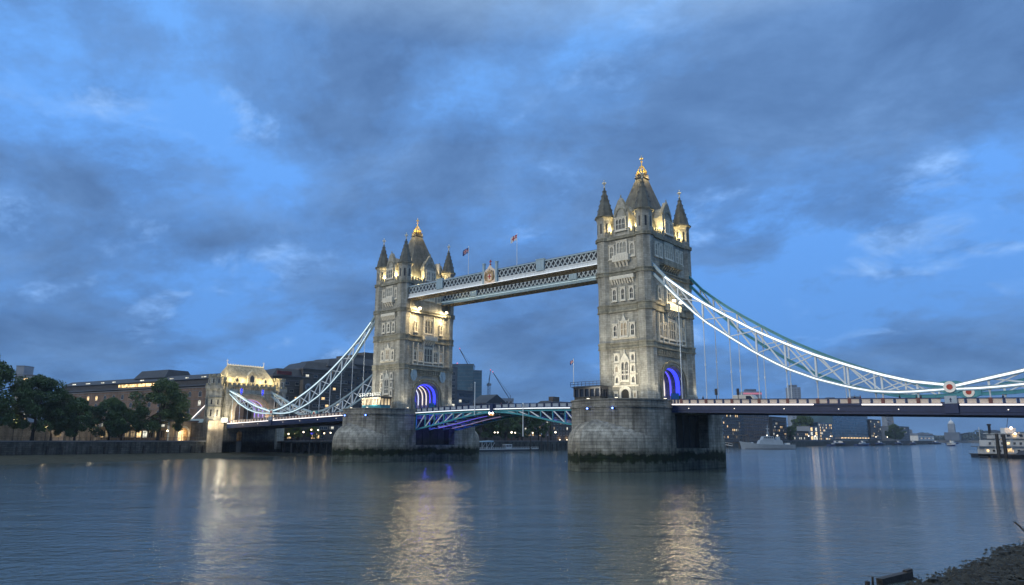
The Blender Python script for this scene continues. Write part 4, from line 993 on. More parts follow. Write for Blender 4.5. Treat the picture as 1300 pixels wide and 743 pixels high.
# ------------------------------------------------------------------ gatehouse at the north end
def gatehouse():
    X0 = -134.2; X1 = -143
    t = thing('gatehouse', 'stone gatehouse with steep floodlit roof at the far end of the left span', 'gatehouse', (-140, 0, 5))
    f = lambda u, d, z: (d, u, z)
    ar = archpts(6.6, 12.0, 16.2, 21.4, 9, .8)
    MB().extr([(-10.4, 12.0)] + ar + [(10.4, 12.0), (10.4, 25.4), (-10.4, 25.4)], X1, X0, f).build('wall', 'tower', t)
    for k, (o_, d_, m_) in enumerate(((2.0, .5, 'band'), (1.2, .35, 'buff'), (.5, .2, 'tower'))):
        MB().ring(archpts(6.6 + o_, 12, 16.2, 21.4 + o_ * .9, 9, .8), archpts(6.6 + o_ - .7, 12, 16.2, 21.4 + (o_ - .7) * .9, 9, .8), X0, X0 + d_, f, closed=False).build('arch_moulding', m_, t)
    for dx, mm in ((-1.5, 'ledviolet'), (-4.5, 'ledblue'), (-7.5, 'ledviolet')):
        mb = MB(); x = X0 + dx; mb.ring(archpts(6.58, 12.5, 16.2, 21.35, 9, .8), archpts(6.2, 12.5, 16.1, 20.9, 9, .8), x - .3, x + .3, f, closed=False); r = mb.build('vault_rib', 'pale', t)
        MB().ring(archpts(6.19, 14.5, 16.1, 20.88, 9, .8), archpts(6.12, 14.5, 16.1, 20.8, 9, .8), x - .12, x + .12, f, closed=False).build('light_strip', M['gateled'], r)
    slits = []
    for y in (-13.4, 13.4):
        for x in (-137.2,):
            mb = MB()
            for k in range(8):
                mb.T = Matrix.Translation((x, y, 0)) @ Matrix.Rotation(R(k * 45), 4, 'Z'); mb.box(2.8, 2.9, -.25, .25, 14.2, 16.6); mb.box(2.8, 2.9, -.25, .25, 18.6, 20.4); mb.box(2.38, 2.44, -.22, .22, 26.6, 28.2)
            mb.T = None; slits.append(mb)
            mb = MB(); mb.prism(oct_(3.35, x, y), 2, 12.2); mb.prism(oct_(3.1, x, y), 12.2, 23.6); mb.prism(oct_(3.1, x, y), 23.6, 24.6, oct_(3.5, x, y)); mb.prism(oct_(3.5, x, y), 24.6, 25.6)
            mb.prism(oct_(2.6, x, y), 25.6, 29.0)
            tu = mb.build('turret', 'tower', t); slits[-1].build('slit_window', 'dark', tu)
            mb = MB()
            for k in range(8):
                a = R(k * 45); T = Matrix.Translation((x, y, 0)) @ Matrix.Rotation(a, 4, 'Z'); mb.T = T
                mb.box(2.2, 2.6, -.55, .55, 29.0, 29.9); mb.box(2.95, 3.3, -.6, .6, 25.6, 26.5); mb.box(3.0, 3.25, -.35, .35, 23.6, 24.6)
            mb.T = None; mb.prism(oct_(2.75, x, y), 28.6, 29.0)
            for zz in (17.5, 21.0, 12.0): mb.prism(oct_(3.35, x, y), zz, zz + .35)
            mb.build('battlement', 'band', tu)
    T = faceT(X0, 0, -90, 0)
    mb = MB(); corbels(mb, T, -10, 10, 24.6, 25.5, 22, .5); crenel(mb, T, -10, 10, 25.5, 27.0, 11, .1, .6); mb.T = T; mb.box(-10.2, 10.2, 0, .35, 22.9, 23.2); mb.T = None; mb.build('parapet', 'band', t)
    for u in (-4.6, 4.4):
        o = window('lanc', t, T, u, 22.9 - .6); MB(T).box(u - .3, u + .3, .06, .2, 22.8, 24.9).build('blue_lit_niche', 'ledblue', t)
    def rect(a, b, cy=.3): return [(-140.6 - a, cy - b), (-140.6 + a, cy - b), (-140.6 + a, cy + b), (-140.6 - a, cy + b)]
    mb = MB(); mb.prism(rect(5.2, 10.2), 25.4, 27.2); mb.prism(rect(4.9, 10.4), 27.2, 29.3, rect(4.3, 9.6)); mb.prism(rect(4.3, 9.6), 29.3, 34.2, rect(.25, 7.6))
    rf = mb.build('roof', 'leadroof', t)
    mb = MB(); mb.box(-140.9, -140.3, -7.4, 8.0, 34.15, 34.45)
    for k in range(15): y = -7.2 + k * 1.07; mb.box(-140.7, -140.5, y - .15, y + .15, 34.4, 34.75)
    for y in (-7.5, 8.1): mb.tube([(-140.6, y, 34.2), (-140.6, y, 36.6)], [.16, .05], 6); mb.box(-140.65, -140.55, y - .35, y + .35, 35.8, 35.95)
    mb.build('ridge_cresting', 'finial', rf)
    for yc, w, h in ((.6, 1.9, 1.0), (-5.6, 1.0, .55), (6.4, 1.0, .55)):
        mb = MB(); z = 27.1; mb.extr([(yc - w, z), (yc + w, z), (yc + w, z + 2.6 * h + .3), (yc, z + 5.0 * h), (yc - w, z + 2.6 * h + .3)], -138, -135.6, f); g = mb.build('dormer', 'tower', t)
        MB().extr([(yc - w * .45, z + .6), (yc + w * .45, z + .6), (yc + w * .45, z + 2.2 * h + .3), (yc, z + 3.4 * h), (yc - w * .45, z + 2.2 * h + .3)], -135.6, -135.5, f).build('dormer_window', 'glass', g)
    for y, e in ((-8.2, 600), (-3.2, 900), (4.2, 900), (8.8, 600)): light('roof_light', 'POINT', (-134.4, y, 28.3), e, (1, .76, .36), t, 1.0)
    for x, y in ((-145.8, -8), (-145.8, 8)): light('roof_light', 'POINT', (x, y, 27.4), 120, (1, .76, .36), t, 1.0)
    for y in (-13.2, 13.2): light('roof_flood', 'SPOT', (-134.5, y, 30.5), 2600, (1, .82, .45), t, .25, 100, (-140, y * .25, 31))
    # abutment below the road
    MB().extr([(-16.6, -1), (-4.6, -1), (-4.6, 5.6), (-4.6, 8.2), (-3.6, 9.3), (-2.6, 8.2), (-2.6, 5.6), (-2.6, -1), (14, -1), (14, 11.9), (-16.6, 11.9)], -147, -134.6, f).build('abutment', 'wall2', t)
    MB().box(-140, -139.6, -4.7, -2.5, 5.4, 9.3).build('lit_doorway', 'roomw', t)
    MB().box(-134.62, -134.0, -16.6, -10.6, -1, 12.6).build('abutment_pier', 'buff', t)
    MB().box(-134.3, -133.2, -11.8, -9.6, 12.0, 13.7).build('end_pier', 'white', t)
    light('gate_light', 'POINT', (-130.4, -12.4, 13.9), 1000, (1, .86, .60), t, 1.0)
    light('turret_fill', 'SPOT', (-128.5, -17.5, 9.5), 3200, (1, .88, .62), t, .5, 110, (-135, -13.4, 17))  # added fill spot that brightens the left turret, no fixture modelled
    light('arch_wash', 'POINT', (-130.5, -6.6, 13.8), 620, (1, .78, .50), t, .5); light('arch_wash', 'POINT', (-130.5, 6.6, 13.8), 720, (1, .68, .42), t, .3)
    light('arch_violet', 'POINT', (-138, 2.5, 14.5), 260, (.4, .22, 1), t, .3)
    light('foot_light', 'POINT', (-131.8, -17.5, 6.2), 160, (1, .9, .6), t, .3)
M['gateled'] = glow('gate_led', (.42, .28, 1.0), .7)
M['leadroof'] = masonry('lead_roof', (0.42, 0.38, 0.28), (0.35, 0.32, 0.24), (0.2, 0.19, 0.15), 0.8, 0.35, 0.02, 0.3, 0.5)
gatehouse()

# ------------------------------------------------------------------ river wall of the north bank
def river_walls():
    for (y0, y1, label) in ((-420, -17, 'long dark river wall below the trees on the left'), (14.2, 1190, 'dark river wall running away behind the bridge')):
        t = thing('river_wall', label, 'wall', (-134.3, (y0 + y1) / 2, 0), 'river walls of the north bank')
        MB().box(-134.65, -134.0, y0, y1, -1, 4.9).build('wall_face', 'wall', t)
        MB().box(-134.9, -133.85, y0, y1, 4.9, 5.35).build('coping', 'concrete2', t)
        mb = MB(); k = 0; n = min(90, int((y1 - y0) / 4.2))
        for i in range(n):
            y = (y1 - 1 - i * 4.2) if y0 < 0 else (y0 + 1 + i * 4.2)
            MB().box(-134.0, -133.55, y - .22, y + .22, -1, 3.7 + rnd.uniform(-.4, .4)).build('fender_pile', 'timber', t)
        mb = MB(); n = int(min(y1 - y0, 260) / 1.6)
        for i in range(n):
            y = (y1 - .5 - i * 1.6) if y0 < 0 else (y0 + .5 + i * 1.6); mb.box(-134.43, -134.37, y - .03, y + .03, 5.35, 6.4)
        a, b = (y1 - n * 1.6, y1) if y0 < 0 else (y0, y0 + n * 1.6)
        mb.box(-134.43, -134.37, a, b, 6.36, 6.44); mb.box(-134.42, -134.38, a, b, 5.85, 5.9); mb.build('railing', 'dark', t)
river_walls()

# ------------------------------------------------------------------ trees
def tree_meshes(seed, h, r, nleaf, clear, leaf=.62, mm='leaf', nl=9):
    rs = random.Random(seed); tk = MB(); top = h * .62
    pts = [(0, 0, -.2), (rs.uniform(-.2, .2), rs.uniform(-.2, .2), clear * .6), (rs.uniform(-.5, .5), rs.uniform(-.5, .5), clear), (rs.uniform(-.8, .8), rs.uniform(-.8, .8), top)]
    tk.tube(pts, [h * .032, h * .024, h * .021, h * .006], 8); clumps = []
    for i in range(nl * 7):
        a = rs.uniform(0, 6.283); zz = rs.uniform(0, 1) ** .8; env = math.sin(math.pi * min(1, .16 + zz * .86)) ** .6
        rr = r * env * rs.uniform(.35, 1.0) ** .6 * (1 + .22 * math.sin(a * 3 + seed) + .12 * math.sin(a * 5 + zz * 7)); z = clear * .75 + (h - clear * .75) * zz * .95
        clumps.append((rr * math.cos(a), rr * math.sin(a), z, r * rs.uniform(.13, .27)))
    for i in range(nl):
        c = clumps[i * 7]; b = rs.uniform(clear * .75, top * .9); tk.tube([(pts[2][0] * .8, pts[2][1] * .8, b), (c[0] * .5, c[1] * .5, (b + c[2]) / 2 + .4), (c[0] * .95, c[1] * .95, c[2])], [h * .012, h * .008, h * .003], 6)
    cr = MB()
    for i in range(nleaf):
        c = clumps[rs.randrange(len(clumps))]
        while True:
            d = Vector((rs.gauss(0, 1), rs.gauss(0, 1), rs.gauss(0, 1)))
            if d.length > .01: break
        d = d.normalized() * c[3] * rs.uniform(.2, 1.12) ** .5; p = Vector(c[:3]) + Vector((d.x, d.y, d.z * .75))
        n = Vector((rs.gauss(0, 1), rs.gauss(0, 1), rs.gauss(.4, 1))).normalized(); a = n.orthogonal().normalized(); b = n.cross(a); s = leaf * rs.uniform(.5, 1.2)
        ang = rs.uniform(0, 3.14); a, b = a * math.cos(ang) + b * math.sin(ang), b * math.cos(ang) - a * math.sin(ang)
        cr.face([cr.P(p + a * s * .5), cr.P(p + b * s * .35), cr.P(p - a * s * .5), cr.P(p - b * s * .35)])
    return tk.mesh('trunk', 'bark'), cr.mesh('crown', mm, recalc=False)
TM = [tree_meshes(11, 21, 10.0, 26000, 4.5), tree_meshes(12, 15, 7.4, 19000, 3.2), tree_meshes(13, 12, 6.2, 12000, 3.0, .55), tree_meshes(14, 8, 3.6, 3500, 2.2, .5, 'leaf2', 6)]
def tree(k, x, y, z, s, label, rz=0.0, group='trees along the north bank', sz=1.0):
    t = thing('tree', label, 'tree', (x, y, z), group); a = inst(TM[k][0], 'trunk', t, (0, 0, 0), rz, (s, s, s * sz)); inst(TM[k][1], 'crown', t, (0, 0, 0), rz, (s, s, s * sz)); return t
for a in (
    (0, -146, -87, 5.1, 1.38, 'tallest tree, cut by the left edge of the photograph', .3),
    (0, -147, -69, 5.1, 1.0, 'second tree from the left, tall and dark behind the quay railing', 2.1),
    (1, -147, -56.5, 5.1, .95, 'third tree from the left along the quay, low rounded crown', 4.0),
    (1, -146, -46, 5.1, .98, 'fourth tree from the left, low crown in front of the pale pavilion', 5.1),
    (0, -145, -29.6, 5.1, 1.06, 'large round tree standing alone beside the gatehouse', 1.2),
    (2, -152, -62, 5.1, 1.1, 'small dark tree behind the gap between the second and third tree', 2.7),
    (2, -153, -39, 5.1, .98, 'small dark tree half hidden left of the large round tree', .7),
    (1, -143, -100, 5.1, 1.2, 'broad tree beyond the left edge, its branches reaching into view', .9)):
    tree(*a)
for i, a in enumerate(((1, -150, 152, 1.15), (1, -148, 166, .95), (1, -152, 186, 1.25), (2, -150, 199, 1.2), (2, -147, 176, .8))):
    tree(a[0], a[1], a[2], 5.1, a[3], ['leafy tree seen under the left half of the opening span', 'rounded tree beside the quay lamps under the opening span', 'large dark tree right of the hanging rod, under the span', 'bushy tree beside the warm lit brick building', 'lowest tree between the two larger ones under the span'][i], i * 1.3, 'trees seen under the opening span')
for i, a in enumerate(((2, -141, 20.5, .62), (2, -143, 26, .55), (2, -142, 34.5, .5))):
    tree(a[0], a[1], a[2], 5.1, a[3], ['small warmly lit tree on the hotel terrace, nearest the gatehouse', 'second small lit tree on the hotel terrace', 'rightmost small tree on the hotel terrace, nearest the pier'][i], i * 2.1, 'small trees on the hotel terrace')

# ------------------------------------------------------------------ buildings
WB = {}
def bwin(w, h, kind, arch=False):
    k = (w, h, kind, arch)
    if k not in WB:
        mb = MB(); inn = head(w, 0, h) if arch else [(-w / 2, 0), (-w / 2, h), (w / 2, h), (w / 2, 0)]
        if arch: sp = h - w * .35; inn = [(-w / 2, 0), (-w / 2, sp)] + [(-w / 2 * math.cos(a), sp + (h - sp) * math.sin(a)) for a in (.5, 1.0, 1.57, 2.14, 2.64)] + [(w / 2, sp), (w / 2, 0)]
        mb.m = 0; mb.extr(inn, .02, .06, ident); mb.m = 1
        mb.ring([(u * (1 + .3 / w), z * (1 + .3 / h) - .12) for u, z in inn], inn, .0, .14, ident); mb.box(-.05, .05, .05, .1, 0, h * .92); mb.box(-w / 2 - .2, w / 2 + .2, 0, .25, -.28, -.12)
        WB[k] = mb.mesh('window', [kind, 'trim'])
    return WB[k]
def facade(t, A, Bp, depth, z0, z1, wall, rows, cols, w, h, lit=.12, margin=2.0, arch=False, kinds=('roomw', 'roomc'), zlo=None, zhi=None, bands=True, dark='glass', skip=0.0, top=None):
    A = Vector((*A, 0)); Bp = Vector((*Bp, 0)); d = (Bp - A); Ln = d.length; d.normalize(); n = Vector((d.y, -d.x, 0))
    if n.dot(CAM - A) < 0: n = -n
    T = Matrix(((d.x, n.x, 0, A.x), (d.y, n.y, 0, A.y), (0, 0, 1, 0), (0, 0, 0, 1)))
    mb = MB(T); mb.box(0, Ln, -depth, 0, z0, z1); wl_ = mb.build('wall', wall, t)
    zlo = z0 + 1.5 if zlo is None else zlo; zhi = z1 - .8 if zhi is None else zhi; fl = (zhi - zlo) / rows
    if bands:
        mb = MB(T)
        for r in range(rows + 1): z = zlo + r * fl - .75; mb.box(-.12, Ln + .12, -.3, .22, z, z + .22)
        mb.box(-.25, Ln + .25, -depth - .25, .35, z1, z1 + .45); mb.build('cornice', 'concrete2', t)
    cells = [(r, c) for r in range(rows) for c in range(cols)]
    step = (Ln - 2 * margin) / max(1, cols); out = []
    for r, c in cells:
        if rnd.random() < skip: continue
        q = rnd.random(); kind = rnd.choice(kinds) if q < lit else dark
        out.append((T @ Matrix.Translation((margin + step * (c + .5), .01, zlo + r * fl + (fl - h) * .35)), kind))
    out.sort(key=lambda m: (m[0].translation - CAM).length)
    org = Matrix.Translation(-wl(t))
    used = max(0, 96 - sum(1 for c in t.children if c.name.startswith('window')))
    for m, kind in out[:used]:
        o = bpy.data.objects.new('window', bwin(w, h, kind, arch)); o.matrix_basis = org @ m; link(o, t)
    rest = out[used:]
    if rest:
        mb = MB()
        for m, kind in rest: mb.T = m; mb.box(-w / 2, w / 2, .02, .08, 0, h)
        tag(mb.build('window_rows', dark, t), kind='stuff')
    return T, Ln
def bld(name, label, cat, loc, group=None): return thing(name, label, cat, (*loc, 5.1), group)

def brick_warehouse():
    t = bld('brick_building', 'long dark brick building with arched windows and black mansard roof behind the trees', 'building', (-250, 5))
    A, B2 = (-322, -7.4), (-172, 18.6)
    T, L_ = facade(t, A, B2, 24, 5.1, 29.0, 'brick', 5, 19, 1.9, 2.3, .10, 4, True, ('roomw', 'roomc'), 8.0, 28.6)
    d0 = MB(T); d0.hexa([(-.5, -24, 30), (L_ + .5, -24, 30), (L_ + .5, .5, 30), (-.5, .5, 30), (-.5, -23, 31), (L_ + .5, -23, 31), (L_ + .5, -1.5, 31), (-.5, -1.5, 31)])
    d0.box(0, L_, -22, -2.2, 31, 33.4); d0.hexa([(0, -23, 33.4), (L_, -23, 33.4), (L_, -1.2, 33.4), (0, -1.2, 33.4), (2, -20, 36), (L_ - 2, -20, 36), (L_ - 2, -6, 36), (2, -6, 36)])
    d0.hexa([(62, -20, 35.5), (88, -20, 35.5), (88, -4, 35.5), (62, -4, 35.5), (64, -18, 39.6), (86, -18, 39.6), (86, -7, 39.6), (64, -7, 39.6)]); d0.build('roof', 'mansard', t)
    mb = MB(T); mb.box(53, 84, -2.2, -2.05, 31.3, 32.7); mb.build('lit_gallery', 'gallery', t)
    for k in range(30): MB(T).box(53 + k * 1.06, 53.14 + k * 1.06, -2.05, -1.9, 31.0, 33.3).build('gallery_post', 'dark', t)
    for x, w in ((9, 3), (22, 3.5), (36, 2.5), (46, 2.5), (70, 3), (94, 2.5), (106, 2), (118, 3), (132, 3)): MB(T).box(x, x + w, -2.9, -2.6, 34.0, 34.6).build('skylight', 'roomc', t)
    return t
M['gallery'] = room('gallery_light', (1, .66, .28), 2.3, .5)
brick_warehouse()
def hotel():
    t = bld('hotel', 'large stepped dark concrete hotel behind the left chain', 'hotel', (-158, 50))
    segs = [((-152, 19.5), (-150, 35), 20, 32.4, 7, 6), ((-150, 33), (-148, 47), 24, 36.2, 8, 6), ((-149, 45), (-150, 62), 26, 38.2, 8, 7), ((-152, 60), (-155, 80), 30, 40.6, 9, 7)]
    for A, B2, dp, z1, r, c in segs:
        T, L_ = facade(t, A, B2, dp, 5.1, z1, 'concrete', r, c, 1.5, 1.0, .16, 1.0, False, ('roomw', 'roomc', 'roomd'), 9.5, z1 - 1, True, 'glass', .25)
        mb = MB(T); mb.hexa([(-.3, -dp, z1 + .45), (L_ + .3, -dp, z1 + .45), (L_ + .3, .3, z1 + .45), (-.3, .3, z1 + .45), (2.8, -dp + 3, z1 + 3.6), (L_ - 1.5, -dp + 3, z1 + 3.6), (L_ - 1.5, -2.5, z1 + 3.6), (2.8, -2.5, z1 + 3.6)]); mb.build('roof', 'mansard', t)
    mb = MB(); mb.box(-172, -158, 66, 92, 38, 46); mb.box(-170, -160, 74, 90, 46, 48); mb.build('plant_room', 'concrete', t)
    # lift tower with a pale roundel, red panel on the left corner
    mb = MB(); mb.box(-147.2, -144.6, 29.8, 34.8, 5.1, 31); mb.build('stair_tower', 'concrete', t)
    f = lambda u, d, z: (-144.6 + d, 32.3 + u, z)
    circ = [(1.55 * math.cos(2 * math.pi * k / 20), 28.0 + 1.55 * math.sin(2 * math.pi * k / 20)) for k in range(20)]
    r = MB().extr(circ, .02, .2, f).build('roundel', 'distant2', t)
    mb = MB()
    for a, b in (((-.9, 28.9), (-.45, 27.1)), ((-.45, 27.1), (0, 28.6)), ((0, 28.6), (.45, 27.1)), ((.45, 27.1), (.9, 28.9))): mb.beam(f(a[0], .26, a[1]), f(b[0], .26, b[1]), .1, .22, (1, 0, 0))
    mb.build('roundel_mark', 'dark', r)
    MB().box(-150.7, -150.2, 20.5, 27.5, 33.1, 34.6).build('red_panel', 'redpanel', t)
M['redpanel'] = mat('red_panel', (.12, .02, .02), .5)
hotel()
def office_blocks():
    t = bld('office_block', 'dark grey office block right behind the farther tower', 'building', (-175, 150)); facade(t, (-170, 118), (-170, 149), 30, 5.1, 46.5, 'concrete2', 10, 9, 2.2, 1.5, .10, 1.5, False, ('roomc', 'roomd'), 9, 45, True)
    facade(t, (-170, 149.2), (-171, 163.5), 28, 5.1, 33.5, 'distant', 7, 5, 2.2, 1.4, .22, 1.5, False, ('roomc', 'roomc'), 9, 33, True)
    t = bld('glass_tower', 'tall blue glass tower with red lamps on its roof, behind the farther tower', 'building', (-362, 355))
    T, L_ = facade(t, (-376, 337.5), (-354, 356), 26, 5.1, 76, 'curtain', 19, 12, 1.15, 3.0, .05, .4, False, ('roomd', 'roomc'), 8, 75.5, True, 'curtain')
    T, L_ = facade(t, (-353.8, 356.2), (-349, 362.5), 22, 5.1, 70, 'curtain', 18, 2, 2.0, 2.2, .1, .4, False, ('roomd', 'roomc'), 8, 69, True, 'curtain')
    for x, y in ((-374, 340), (-371, 342), (-366, 346)): MB().lathe([(.1, 0), (.5, .2), (.5, .6), (.1, .8)], 8, (x, y, 76.6)).build('red_lamp', 'redlamp', t)
    t = bld('low_block', 'low pale flat roofed block between the glass tower and the thin crane', 'building', (-330, 370)); facade(t, (-352, 366), (-334, 392), 20, 5.1, 44, 'distant2', 9, 8, 2, 1.6, .05, 1, False, ('roomc',), 9, 43)
    t = bld('small_tower', 'small lit office tower rising behind the leftmost trees', 'building', (-430, 5)); facade(t, (-428.3, 5.9), (-423.6, 10.0), 12, 5.1, 46, 'distant2', 10, 3, 2.6, 2.4, .5, .5, False, ('roomc', 'roomw'), 8, 45)
    t = bld('small_tower', 'slim pale tower left of the lit office tower', 'building', (-571.6, 40.0)); facade(t, (-571.6, 40.0), (-566.6, 44.2), 12, 5.1, 63.4, 'distant2', 12, 3, 2, 1.6, .1, .5, False, ('roomc',), 8, 57)
office_blocks()
def crane(x, y, z0, zm, jx, jy, jz, label):
    t = thing('crane', label, 'crane', (x, y, z0), 'tower cranes on the skyline')
    mb = MB()
    for a, b in ((-.9, -.9), (.9, -.9), (.9, .9), (-.9, .9)): mb.tube([(x + a, y + b, z0), (x + a, y + b, zm)], .2, 4)
    n = int((zm - z0) / 3)
    for i in range(n): z = z0 + i * 3; mb.beam((x - .9, y - .9, z), (x + .9, y + .9, z + 3), .2, .2); mb.beam((x + .9, y - .9, z + 3), (x - .9, y + .9, z), .2, .2)
    mb.build('mast', 'dark', t); p = Vector((x, y, zm)); q = Vector((jx, jy, jz))
    mb = MB(); mb.beam(p, q, .6, .6); mb.tube([p + Vector((0, 0, 5)), q], .12, 4); mb.tube([p, p + Vector((0, 0, 5))], .3, 4); mb.build('jib', 'dark', t)
    MB().box(x - 1.6, x + 1.6, y - 1.6, y + 1.6, zm - 2.4, zm).build('cab', 'distant2', t); d = (p - q).normalized(); MB().beam(p, p + Vector((d.x * 6, d.y * 6, .5)), 2, 1.2).build('counterweight', 'dark', t)
    MB().lathe([(.1, 0), (.4, .2), (.4, .6), (.1, .8)], 8, tuple(q)).build('red_lamp', 'redlamp', t)
crane(-372, 372, 5, 72, -383, 366, 94, 'crane with a leaning jib directly above the blue glass tower')
crane(-362, 387, 5, 60, -361, 388, 73, 'short crane with a red lamp just right of the glass tower')
crane(-352, 408, 5, 44, -366, 397, 72, 'thin crane with a leaning jib standing over the middle of the opening span')

def mid_buildings():
    t = bld('brick_house', 'dark brick riverside building with warm lit windows under the opening span', 'building', (-175, 230), None)
    facade(t, (-170, 208), (-170, 236), 18, 5.1, 25, 'brick', 5, 7, 1.5, 2.6, .55, 1, False, ('roomw', 'roomd', 'roomc'), 8, 24.4)
    t = bld('brick_house', 'long brown building with a row of uplights at its foot', 'building', (-175, 260), None)
    T, L_ = facade(t, (-169, 236.6), (-169, 300), 18, 5.1, 26.5, 'browns', 5, 17, 1.3, 1.8, .12, 1, False, ('roomc', 'roomd'), 8, 26)
    mb = MB(T); mb.hexa([(-.5, -18, 27), (L_, -18, 27), (L_, .4, 27), (-.5, .4, 27), (4, -12, 31.5), (L_ - 4, -12, 31.5), (L_ - 4, -6, 31.5), (4, -6, 31.5)]); mb.build('roof', 'mansard', t)
    mb = MB(T); mb.box(10, 17, -10, -6, 31, 34.5); mb.build('chimney', 'browns', t)
    for k in range(6): o = MB(T).box(8.2 + k * 8, 8.6 + k * 8, .3, .6, 5.5, 6.0).build('uplight', 'lampw', t); light('uplight', 'POINT', T @ Vector((8.4 + k * 8, 1.0, 6.6)), 90, (1, .7, .35), t, .2)
    t = bld('gabled_house', 'brown gabled building between the dark trees under the span', 'building', (-178, 195), None)
    T, L_ = facade(t, (-172, 176), (-172, 196), 14, 5.1, 27, 'browns', 5, 5, 1.4, 1.8, .1, 1, False, ('roomd',), 8, 26)
    mb = MB(T); mb.extr([(0, 27.5), (L_, 27.5), (L_ / 2, 33)], -14, 0, ident); mb.build('roof', 'mansard', t)
mid_buildings()
def left_low():
    t = bld('garden_wall', 'pale buff stone wall lit by lamps behind the leftmost trees', 'wall', (-164, -70)); mb = MB(); mb.box(-166, -164.5, -100, -44.5, 5.1, 11.0); mb.build('wall_face', 'buff', t); MB().box(-166.3, -164.2, -100, -44.5, 11.0, 11.4).build('coping', 'concrete2', t)
    for y in (-92, -80, -66.5, -53, -46): MB().box(-164.5, -163.9, y - .5, y + .5, 5.1, 11.8).build('buttress', 'buff', t)
    t = bld('kiosk', 'small cream kiosk standing against the buff wall', 'kiosk', (-160.5, -57.5)); MB().box(-162, -159.5, -59.4, -55.8, 5.1, 9.6).build('wall', 'cream', t); MB().box(-162.3, -159.1, -59.7, -55.5, 9.6, 9.9).build('roof', 'concrete2', t); MB().box(-159.5, -159.42, -58.6, -56.6, 6.6, 8.6).build('window', 'roomd', t)
    t = bld('pavilion', 'low pale pavilion with a row of lit windows behind the large round tree', 'building', (-160, -34))
    facade(t, (-160, -45), (-158, -20.5), 12, 5.1, 12.4, 'buff', 1, 11, 1.5, 2.4, .5, .5, False, ('roomw', 'roomc', 'roomd'), 6.0, 9.6); facade(t, (-159.4, -44.5), (-157.8, -21), .8, 10.0, 11.6, 'distant2', 1, 12, 1.4, .9, .9, .5, False, ('roomw', 'roomc'), 10.3, 11.4, False)
    t = bld('archway_lodge', 'small stone lodge with a warm lit arch at the left foot of the gatehouse', 'building', (-150, -17))
    f = lambda u, d, z: (d, u, z); mb = MB(); mb.extr([(-22, 5.1)] + [(u - 18.6, z) for u, z in archpts(1.9, 5.1, 8.0, 10.0, 6)] + [(-13, 5.1), (-13, 12.3), (-22, 12.3)], -153, -149, f); mb.build('wall', 'buff', t)
    MB().ring([(u - 18.6, z) for u, z in archpts(2.5, 5.1, 8.0, 10.7, 6)], [(u - 18.6, z) for u, z in archpts(1.95, 5.1, 8.0, 10.05, 6)], -149, -148.7, f, closed=False).build('arch_moulding', 'pale', t)
    MB().box(-152.6, -152.4, -20.6, -16.6, 5.1, 10.0).build('lit_interior', 'roomw', t); MB().box(-153.3, -148.6, -22.3, -12.8, 12.3, 12.8).build('parapet', 'concrete2', t)
    light('lodge_light', 'POINT', (-151, -18.6, 8.2), 120, (1, .6, .25), t, .2); light('lodge_light', 'POINT', (-147.4, -15.6, 8.0), 70, (1, .7, .35), t, .2)
    t = bld('viaduct', 'stone approach viaduct with arches behind the lodge, carrying the road to the gatehouse', 'viaduct', (-200, 0)); mb = MB(); mb.box(-300, -147.1, -9.6, 9.6, 5.1, 12.4); mb.build('wall', 'tower', t); MB().box(-300, -147.1, -10, -9.6, 12.0, 13.6).build('parapet', 'tealpale', t)
    for k in range(5): MB().extr([(u - 158 - k * 9, z) for u, z in archpts(2.6, 5.1, 8, 10.6, 6)], -9.75, -9.62, lambda u, d, z: (u, d, z)).build('arch_shade_plate', 'roomd' if k % 2 else 'dark', t)  # flat arch plates; recess shade and glow are put into their colour
left_low()
def lamp(x, y, label, z=5.1, h=4.6, e=60, group='street lamps on the north quay', mm='lamp', r=.36):
    t = thing('street_lamp', label, 'street lamp', (x, y, z), group)
    MB().tube([(x, y, z), (x, y, z + .8), (x, y, z + h)], [.14, .09, .06], 8).build('post', 'dark', t)
    MB().lathe([(.08, 0), (r, r * .6), (r, r * 1.3), (.08, r * 1.9)], 10, (x, y, z + h)).build('globe', mm, t)
    if e: light('lamp_light', 'POINT', (x + 1.2, y, z + h + .3), e, (1, .78, .48), t, .3)
for i, (x, y, l, h) in enumerate(((-152, -86.5, 'lamp at the left edge of the photograph, in front of the buff wall', 4.2), (-152, -79, 'highest lamp, left of the second tree trunk', 7.0), (-151, -73.4, 'lamp just right of the second tree trunk', 6.4), (-153, -63.4, 'lamp left of the cream kiosk', 4.2), (-154, -52.6, 'lamp right of the cream kiosk', 4.2), (-150, -39.2, 'lamp left of the large round tree', 4.0), (-146, -20.4, 'bright lamp high beside the white land tie', 8.6), (-149, -24.5, 'lamp right of the large round tree trunk', 3.4), (-158, -47.5, 'lamp beside the left end of the pavilion', 3.6))):
    lamp(x, y, l, 5.1, h, 120)
for i, (y, l) in enumerate(((146, 'leftmost quay lamp under the opening span'), (148.5, 'second quay lamp under the opening span'), (160, 'bright double quay lamp, left one'), (163, 'bright double quay lamp, right one'), (178.5, 'quay lamp beside the gabled brown building'), (200, 'warm bright lamp left of the warm lit brick building'))):
    lamp(-138, y, l, 5.1, 4.2 if i != 5 else 4.6, 0, 'quay lamps under the opening span', 'lampw', .34 if i not in (2, 5) else .5)
